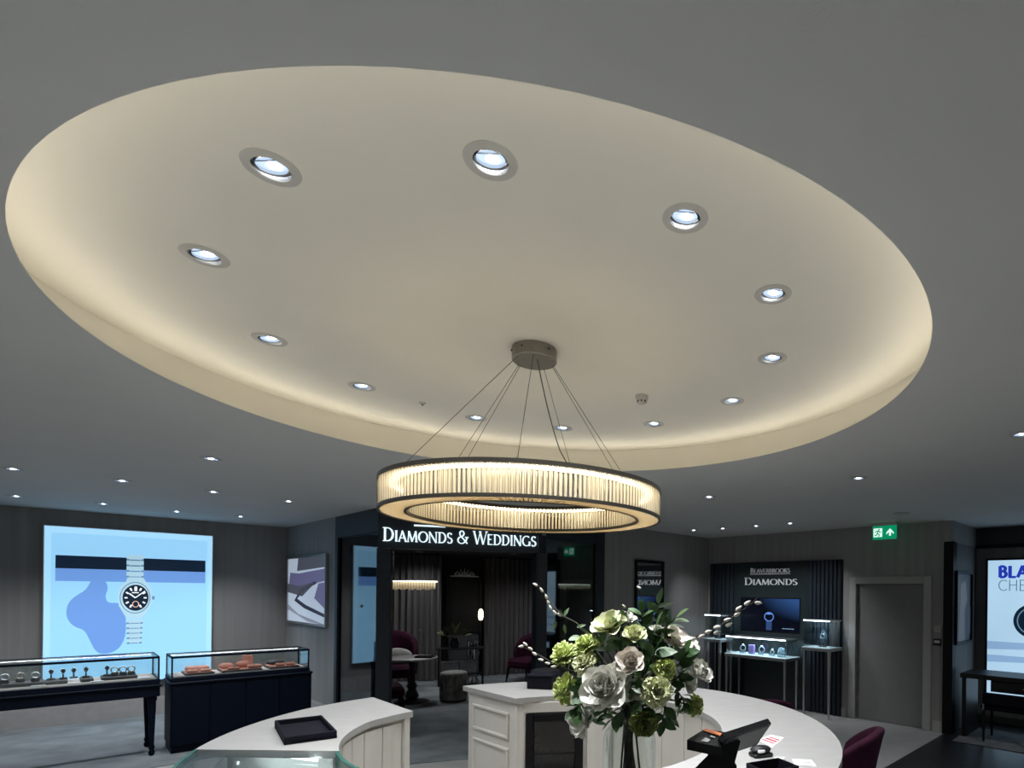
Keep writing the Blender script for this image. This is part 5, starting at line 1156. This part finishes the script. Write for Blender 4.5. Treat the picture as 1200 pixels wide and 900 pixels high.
# till terminal on the near counter
M['till_grey'] = mat('dark_grey_till_cover', (0.05, 0.05, 0.053), .45)
def PT(u, v, Y): return at_y(u, v, Y)
def quad_slab(mb, pts, n, th):
    n = Vector(n).normalized() * th; P = [Vector(p) for p in pts]; Q = [p + n for p in P]
    return mb.add([*P, *Q], [(0, 1, 2, 3), (7, 6, 5, 4), (0, 4, 5, 1), (1, 5, 6, 2), (2, 6, 7, 3), (3, 7, 4, 0)])
tl0 = Vector((0.15, 1.84, ZK))
tl = thing('till_terminal', 'black touch-screen till with tilted screen on the near counter', 'till', tl0, 0)
def tp_(u, v, Y): return at_y(u, v, Y + .12) - tl0
# screen slab: back edge (near viewer) sloping away; seen from behind and above
A1, A2, A3, A4 = tp_(850, 866, 1.55), tp_(904, 848, 1.68), tp_(887, 873, 1.80), tp_(833, 891, 1.67)
nrm = (A2 - A1).cross(A4 - A1).normalized()
if nrm.y > 0: nrm = -nrm
quad_slab(MB(), [A1, A4, A3, A2], -nrm, .020).build('screen', M['black_satin'], tl)
B1_, B2_, B3_, B4_ = [q + nrm * .0015 for q in (A1.lerp(A3, .05), A2.lerp(A4, .05), A3.lerp(A1, .05), A4.lerp(A2, .05))]
quad_slab(MB(), [B1_, B4_, B3_, B2_], -nrm, .003).build('rear_cover', M['till_grey'], tl)
MB().tube([(0.03, 0.0, 0), (0.03, 0.0, .08), (0.05, -.06, .17)], [.07, .055, .05], 14).build('stand_neck', M['black_satin'], tl, True)
MB().cbox(-.09, .15, -.09, .13, 0, .018, .006).build('stand_foot', M['black_satin'], tl)
# printer head to the left of the screen with a logo label
B = [tp_(805, 867, 1.52), tp_(826, 854, 1.62), tp_(850, 858, 1.66), tp_(846, 876, 1.56)]
pr = quad_slab(MB(), [B[0], B[3], B[2], B[1]], (0.0, -.25, -1), .028).build('printer_head', M['black_satin'], tl)
def onB(s_, t_): return B[0].lerp(B[3], s_).lerp(B[1].lerp(B[2], s_), t_) + Vector((0, -.0005, .0012))
M['orange'] = mat('orange_label', (0.55, 0.16, 0.05), 0.5); M['label_white'] = mat('white_label', (0.7, 0.7, 0.7), 0.5)
quad_slab(MB(), [onB(.05, .80), onB(.98, .62), onB(.98, .82), onB(.05, .98)], (0, 0, 1), .0015).build('orange_stripe', M['orange'], pr)
quad_slab(MB(), [onB(.36, .08), onB(.56, .10), onB(.60, .28), onB(.40, .36)], (0, 0, 1), .0015).build('white_logo', M['label_white'], pr)
quad_slab(MB(), [onB(.50, .48), onB(.68, .44), onB(.69, .52), onB(.51, .56)], (0, 0, 1), .0015).build('printed_line', M['label_white'], pr)
MB().add([tp_(842, 872, 1.58), tp_(868, 868, 1.62), tp_(858, 905, 1.58), tp_(800, 915, 1.50), *[q + Vector((0, .05, -.02)) for q in (tp_(842, 872, 1.58), tp_(868, 868, 1.62), tp_(858, 905, 1.58), tp_(800, 915, 1.50))]],
         [(0, 1, 2, 3), (7, 6, 5, 4), (0, 4, 5, 1), (1, 5, 6, 2), (2, 6, 7, 3), (3, 7, 4, 0)]).build('bracket_arm', M['black_satin'], tl)
MB().box(-.06, .06, -.06, .06, 0, .02).build('bracket_foot', M['black_satin'], tl, loc=(-0.05, -.16, 0))
# paper, leaflet, card reader, boxes
M['paper'] = mat('white_paper', (0.78, 0.77, 0.76), 0.7, var=.02); M['red_print'] = mat('red_print', (0.35, 0.03, 0.06), 0.6)
def sheet(pxs, name, label, m_, h=.0012, cat='paper'):
    P = [at_z(u, v, ZK + .001) for u, v in pxs]; c = sum(P, Vector()) / len(P)
    t = thing(name, label, cat, (c.x, c.y, ZK + .0005)); MB().prism([(q.x - c.x, q.y - c.y) for q in P], 0, h).build('sheet', m_, t); return t, c
lf, c = sheet([(888, 867), (903, 861), (919, 864.5), (905, 876)], 'leaflet', 'white leaflet with dark red print lying behind the till', M['paper'])
for a, b in ((.15, .3), (.42, .62), (.75, .9)):
    q = [at_z(u, v, ZK + .002) - Vector((c.x, c.y, ZK + .0005)) for u, v in ((890 + 14 * a, 866 - 4 * a + 1), (890 + 14 * b, 866 - 4 * b + 1), (905 + 10 * b, 872 - 6 * b + .5), (905 + 10 * a, 872 - 6 * a + .5))]
    MB().prism([(v_.x, v_.y) for v_ in q], .0013, .0018).build('printed_block', M['red_print'], lf)
rc_, c = sheet([(928, 889.5), (951, 890.5), (957, 898), (931, 896)], 'receipt', 'white card lying alone on the right of the stone counter', M['paper']); MB().box(-.01, .03, -.004, .004, .0013, .0018).build('printed_line', M['steel'], rc_)
rc_, c = sheet([(909, 887), (920, 887.5), (914, 893), (903, 892)], 'note_paper', 'small white slip beside the grey box on the counter', M['paper']); MB().box(-.015, .015, -.003, .003, .0013, .0018).build('printed_line', M['steel'], rc_)
p = on_counter(891, 886); cr_ = thing('card_reader', 'black and white card payment reader on the counter by the till', 'card reader', p, radians(20))
MB().cbox(-.045, .05, -.032, .032, 0, .018, .006).build('base', M['black_satin'], cr_); MB().ball((0, 0, .03), .05, .033, .018, 16, 8).build('body', M['black_satin'], cr_, True); MB().cbox(-.028, .005, -.035, -.02, .022, .036, .003).build('screen', M['label_white'], cr_)
p = on_counter(905, 914); gb = thing('grey_box', 'open dark grey box at the bottom edge beside the till', 'box', p, radians(28))
for b in ((-.08, .08, -.06, -.055), (-.08, .08, .055, .06), (-.08, -.075, -.055, .055), (.075, .08, -.055, .055)): box('side', M['leather'], gb, *b, 0, .06)
box('bottom', M['leather'], gb, -.075, .075, -.055, .055, 0, .005)

# ------------------------------------------------------------------ vase and flowers
VY = 1.70; vp = at_y(738, 850, VY); VX = vp.x; ZS = vp.z
vs_ = thing('vase', 'clear glass bottle vase holding the white and green bouquet', 'vase', (VX, VY, ZK))
hs = ZS - ZK; R_ = 0.080
vprof = [(0, .002), (R_ * .95, .002), (R_, .012), (R_, hs - .045), (R_ * .93, hs - .018), (R_ * .72, hs + .004), (.046, hs + .020), (.042, hs + .045), (.046, hs + .05)]
MB().lathe(vprof, 40, close=False).build('glass_body', M['vase_glass'] if 'vase_glass' in M else M['glass'], vs_, True)
MB().lathe([(0, .010), (R_ * .94, .010), (R_ * .94, .012), (0, .014)], 32, close=False).build('glass_base', M['glass_edge'], vs_, True)
neck = Vector((VX, VY, ZS + .03))
def petal_mesh(name, m, W=1.0, L=1.0, cup=.45, curl=.25, ruff=0.0):
    def fn(u, v):
        x = (u - .5) * 2; w_ = W * .5 * (sin(pi * min(1, .12 + v * .80)) ** .75)
        z = cup * (x * x) * w_ * 1.1 + ruff * sin(u * 17) * v * v
        return (x * w_, v * L, z + .55 * v * v * L * cup - curl * max(0, v - .65) ** 2 * 6 * L * .3)
    return MB().grid(fn, 6, 6).mesh(name, m, True)
M['petal_white'] = mat('white_petal', (0.86, 0.85, 0.78), .55, var=.04, scale=25); M['petal_cream'] = mat('cream_pink_petal', (0.82, 0.76, 0.68), .55, var=.06, scale=25)
M['petal_green'] = mat('lime_petal', (0.62, 0.70, 0.28), .55, var=.2, scale=30); M['petal_olive'] = mat('olive_petal', (0.20, 0.24, 0.06), .55, var=.3, scale=40); M['petal_lemon'] = mat('lemon_white_petal', (0.78, 0.80, 0.52), .55, var=.1, scale=25)
PM = {k: petal_mesh('petal', M[k], 1.0, 1.0, .5, .3) for k in ('petal_white', 'petal_cream', 'petal_lemon')}
RM = {k: petal_mesh('petal', M[k], .8, 1.0, .4, .5, .06) for k in ('petal_white', 'petal_green', 'petal_olive', 'petal_lemon')}
def bez(a, b, c, n=10): return [(a * (1 - t) ** 2 + b * 2 * t * (1 - t) + c * t * t) for t in [i / n for i in range(n + 1)]]
def stem_for(t, base, face):
    """stem from the flower down through the vase neck"""
    bt_ = Vector((VX + rng.uniform(-.055, .055), VY + rng.uniform(-.05, .05), ZK + .03)); nk = neck + Vector((rng.uniform(-.022, .022), rng.uniform(-.022, .022), 0))
    hd_ = base - face * .02
    pts = [bt_, bt_.lerp(nk, .5), nk] + bez(nk, nk + Vector((0, 0, .08)) + (hd_ - nk) * .3, hd_, 6)[1:]
    MB().tube([q - t.location for q in pts], .0032, 6).build('stem', M['stem'], t, True)
def flower(u, v, rpx, kind, col, label, dy=0.0, group='roses in the vase'):
    ctr = at_y(738, 792, VY)
    rho = Vector((u - 738, (v - 790) * 1.0)).length / F_PX * VY
    Y = VY - sqrt(max(0.0, .16 ** 2 - rho ** 2 * .8)) * .75 + dy
    p = at_y(u, v, Y); r = rpx * 1.15 / F_PX * Y
    face = (p - Vector((VX, VY + .06, ZS + .10))).normalized(); face = (face + Vector((0, -.50, .42))).normalized()
    t = thing(kind, label, 'flower', p, 0, group); stem_for(t, p, face)
    q = face.to_track_quat('Z', 'Y')
    def put(me, az, tilt, sc, off=0.0, nm='petal'):
        # petal base at centre, local y outwards; tilt 0 = flat open, pi/2 = upright along the face axis
        rot = q @ Matrix.Rotation(az, 4, 'Z').to_quaternion() @ Matrix.Rotation(tilt, 4, 'X').to_quaternion()
        o_ = inst(me, t, face * off, rot.to_euler(), sc, name=nm); return o_
    if kind == 'rose':
        me = PM[col]
        for n, tilt, s_, off, ph in ((6, .35, 1.15, -.35, 0), (6, .80, 1.02, -.30, .5), (5, 1.12, .86, -.18, .2), (4, 1.35, .66, -.05, .7), (3, 1.5, .48, .05, .1)):
            for k in range(n): put(me, 2 * pi * (k + ph) / n + rng.uniform(-.12, .12), tilt + rng.uniform(-.1, .1), r * s_ * rng.uniform(.92, 1.08), off * r)
    elif kind == 'open_flower':
        me = PM[col]
        for n, tilt, s_, off, ph in ((5, .15, 1.15, -.15, 0), (5, .50, 1.0, -.1, .5), (3, 1.1, .55, 0, .2)):
            for k in range(n): put(me, 2 * pi * (k + ph) / n + rng.uniform(-.15, .15), tilt + rng.uniform(-.15, .15), r * s_ * rng.uniform(.9, 1.1), off * r)
    else:
        me = RM[col]; N = 34
        for k in range(N):
            tl_ = math.acos(1 - (k + .5) / N * 1.25); az = k * 2.39996
            put(me, az, pi / 2 - tl_ + rng.uniform(-.15, .15), r * rng.uniform(.85, 1.05), -.1 * r)
    for k in range(3):
        rot = q @ Matrix.Rotation(k * 2.1, 4, 'Z').to_quaternion() @ Matrix.Rotation(-.5, 4, 'X').to_quaternion()
        inst(LEAF['leaf'], t, -face * r * .5, rot.to_euler(), r * 1.1, name='sepal')
    return t
FL_ = [
    (709, 806, 25, 'rose', 'petal_white', 'largest white rose at the front left of the bouquet', -.02),
    (684, 843, 17, 'open_flower', 'petal_white', 'white drooping flower at the lower left of the bouquet', .0),
    (738, 777, 16, 'rose', 'petal_cream', 'cream rose in the middle of the bouquet', .0),
    (724, 790, 14, 'open_flower', 'petal_white', 'white flower between the largest rose and the cream middle rose', .02),
    (741, 808, 14, 'open_flower', 'petal_white', 'white flower right of the largest rose, low in the bouquet', .02),
    (714, 735, 17, 'open_flower', 'petal_lemon', 'cream white flower at the top of the bouquet', .04),
    (735, 727, 10, 'open_flower', 'petal_white', 'small white flower at the very top right of the top flower', .05),
    (743, 744, 13, 'rose', 'petal_lemon', 'pale lemon flower at the upper middle of the bouquet', .04),
    (791, 752, 16, 'open_flower', 'petal_cream', 'pinkish white flower at the upper right of the bouquet', .03),
    (806, 756, 11, 'open_flower', 'petal_white', 'white flower behind the pinkish one, upper right', .05),
    (819, 788, 15, 'rose', 'petal_white', 'white rose at the far right of the bouquet', .03),
    (805, 800, 12, 'open_flower', 'petal_white', 'white flower just below left of the far right rose', .05),
    (808, 773, 10, 'rose', 'petal_white', 'small white bud above the far right rose', .05),
    (770, 741, 9, 'rose', 'petal_white', 'small white bud among the top leaves', .06),
    (663, 768, 16, 'carnation', 'petal_green', 'lime green ruffled flower at the far upper left', .03),
    (688, 758, 15, 'carnation', 'petal_green', 'lime green ruffled flower at the top left beside the white one', .03),
    (686, 778, 14, 'carnation', 'petal_lemon', 'pale lime ruffled flower above the largest rose', .02),
    (664, 807, 17, 'carnation', 'petal_green', 'lime green ruffled flower at the left below two others', .02),
    (779, 784, 14, 'carnation', 'petal_green', 'lime ruffled flower right of the cream middle rose', .02),
    (769, 810, 18, 'carnation', 'petal_lemon', 'pale lime ruffled flower at the front right', -.01),
    (813, 826, 12, 'carnation', 'petal_green', 'small lime ruffled flower hanging at the lower right', .03),
    (754, 848, 16, 'carnation', 'petal_olive', 'dark olive ruffled flower hanging at the bottom over the vase', -.01),
]
for a in FL_: flower(*a[:6], dy=a[6], group={'rose': 'roses in the vase', 'open_flower': 'open white flowers in the vase', 'carnation': 'ruffled green flowers in the vase'}[a[3]])
def spray(u, v, dirpx, n, size, key, label, dy=0.0, wid=1.0):
    p = at_y(u, v, VY + dy); tip = at_y(u + dirpx[0], v + dirpx[1], VY + dy - .02)
    t = thing('leaf_spray', label, 'foliage', p, 0, 'leaf sprays in the vase')
    ax_ = (tip - p); nk = neck; pts = bez(nk, nk.lerp(p, .6) + Vector((0, 0, .04)), p, 6)[:-1] + [p.lerp(tip, i / 5) for i in range(6)]
    MB().tube([q - p for q in pts], .0022, 6).build('stem', M['stem'], t, True)
    for k in range(n):
        f = k / max(1, n - 1); b = ax_ * f; sd_ = 1 if k % 2 else -1
        side = ax_.normalized().cross(Vector((0, 1, 0))) * sd_
        d = side * .9 + ax_.normalized() * .6 + Vector((0, -rng.uniform(.1, .6), rng.uniform(-.1, .3)))
        if k == n - 1: d = ax_.normalized() + Vector((0, -.2, 0))
        e = (d.normalized().to_track_quat('Y', 'Z') @ Matrix.Rotation(rng.uniform(-.8, .8) + (1.0 if rng.random() < .5 else 0), 4, 'Y').to_quaternion()).to_euler()
        s_ = size * rng.uniform(.8, 1.2); inst(LEAF[key], t, b, e, (s_ * wid, s_ * 1.1, s_), name='leaf')
SP = [(752, 738, (0, -22), 7, .055, 'leaf', 'tall green leaf spray at the top centre of the bouquet', .06), (768, 745, (4, -38), 8, .05, 'leaf2', 'grey green leaf spray rising highest right of centre', .07), (778, 738, (14, -14), 6, .05, 'leaf', 'green leaf spray at the top right', .07),
      (762, 770, (6, -30), 8, .06, 'leaf', 'broad green leaf spray in the upper middle', .0), (756, 790, (12, -28), 8, .06, 'leaf', 'dark leaf spray between the middle rose and lime flower', -.05), (728, 762, (-4, -22), 7, .05, 'leaf2', 'grey green leaf spray under the top white flower', .0),
      (712, 765, (-10, -14), 6, .045, 'leaf', 'green leaf spray beside the upper left lime flowers', .0), (690, 800, (-8, 10), 6, .05, 'leaf', 'dark green leaf spray between the left lime flower and largest rose', -.03), (683, 822, (-10, 10), 5, .045, 'leaf', 'dark leaf spray at the lower left', .0),
      (752, 824, (4, 14), 7, .05, 'leaf', 'dark leaf spray low above the olive flower', -.05), (780, 826, (-4, 20), 7, .05, 'leaf', 'dark leaf spray right of the olive flower', -.02), (796, 812, (6, 12), 6, .045, 'leaf', 'dark leaf spray below the right white flowers', .0),
      (796, 778, (6, -14), 6, .045, 'leaf', 'dark leaf spray before the upper right flowers', -.02), (742, 792, (-2, 14), 5, .045, 'leaf', 'dark leaf spray under the cream middle rose', -.09), (730, 832, (-14, 12), 6, .045, 'leaf', 'dark stems and leaves just above the vase neck', -.03), (700, 742, (-20, 4), 5, .035, 'leaf2', 'grey green leaf spray at the upper left edge', .05)]
SP += [(724, 752, (4, -20), 7, .055, 'leaf', 'green leaf spray behind the lemon flower', .03), (700, 786, (-14, -4), 6, .05, 'leaf2', 'grey green leaf spray behind the largest rose', .04), (760, 756, (16, -6), 7, .055, 'leaf', 'green leaf spray under the small top bud', .02),
       (788, 800, (10, -10), 7, .05, 'leaf', 'dark leaf spray between lime and right white flowers', .0), (716, 838, (-16, -6), 6, .045, 'leaf', 'dark leaf spray above the drooping white flower', .0)]
for s_ in SP: spray(*s_, wid=1.7)
# trailing vine at the upper left
def branch(pts, label, name, buds, bud_sz, m_b, leaves=(), Y=VY):
    P = [at_y(u, v, Y + dy) for u, v, dy in pts]
    t = thing(name, label, 'branch', P[0], 0, 'willow branches in the vase')
    full = bez(neck, neck.lerp(P[0], .5) + Vector((0, 0, .05)), P[0], 6)[:-1] + P
    n = len(full); MB().tube([q - P[0] for q in full], [.0028 - .0016 * i / n for i in range(n)], 6).build('twig', M['stem'], t, True)
    for (u, v, du, dv) in buds:
        q = at_y(u, v, Y + pts[-1][2]); d = at_y(u + du, v + dv, Y + pts[-1][2]) - q
        o_ = inst(CATKIN, t, q - P[0], aim(d + Vector((0, -.004, 0))), bud_sz, name='catkin')
    for (u, v, du, dv, s_) in leaves:
        q = at_y(u, v, Y + pts[-1][2]); d = at_y(u + du, v + dv, Y + pts[-1][2]) - q; inst(LEAF['leaf2'], t, q - P[0], aim(d, 1.2), s_, name='leaf')
M['catkin'] = mat('silky_catkin', (0.70, 0.66, 0.58), .85, var=.15, scale=60, bump=.4, bscale=300)
ck_ = MB(); ck_.m = Matrix.Rotation(-pi / 2, 4, 'X'); ck_.lathe([(0, 0), (.17, .10), (.25, .35), (.22, .65), (.10, .92), (0, 1.05)], 12, close=False); CATKIN = ck_.mesh('catkin', M['catkin'], True)
branch([(690, 752, .03), (676, 730, .03), (660, 722, .04), (652, 714, .05), (640, 698, .05), (628, 683, .05)], 'pussy willow twig with white buds rising to the upper left', 'willow_branch',
       [(630, 687, -6, -4), (636, 694, -3, -6), (641, 702, -2, -7), (643, 709, -1, -6), (646, 715, -2, -6), (652, 720, -4, -5), (658, 722, -4, -3)], .017, 0, [(659, 724, -2, -8, .03), (661, 722, 4, -8, .03), (652, 728, -3, 8, .03), (661, 732, 2, 9, .03), (676, 735, 9, -3, .03)])
branch([(664, 784, .0), (650, 778, .0), (636, 770, .0), (622, 762, .0), (610, 757, .0)], 'pussy willow twig with white buds pointing left', 'willow_branch',
       [(614, 757, -8, 1), (618, 757, -4, -4), (624, 762, -5, -4), (629, 768, -5, -4), (637, 774, -7, -2), (645, 778, -7, -2), (652, 781, -7, 0)], .017, 0)
branch([(800, 760, .04), (815, 746, .05), (838, 737, .05), (860, 722, .05), (880, 708, .05), (888, 700, .05)], 'long pussy willow twig with pale buds pointing to the right', 'willow_branch',
       [(884, 706, 8, 1), (872, 709, 6, -4), (862, 716, 6, -5), (860, 722, 7, -4), (848, 728, 7, -3), (850, 734, 8, -4), (836, 736, 8, -2), (826, 742, 7, -3), (836, 743, 7, -3), (818, 748, 8, -5), (808, 752, 8, -6)], .024, 0)
branch([(740, 760, .0), (737, 740, .0), (735, 722, .0), (731, 709, .0)], 'short upright willow twig at the top centre with two buds', 'willow_branch', [(733, 712, -4, -4), (738, 720, -2, -5)], .014, 0)
branch([(758, 750, .06), (754, 720, .06), (751, 700, .06), (749, 690, .06)], 'thin upright twig at the top with a single white bud', 'willow_branch', [(751, 690, -5, -3)], .016, 0)
branch([(785, 832, .02), (800, 836, .02), (812, 832, .02)], 'bare dark twigs at the lower right of the bouquet', 'bare_twig', [], .01, 0)
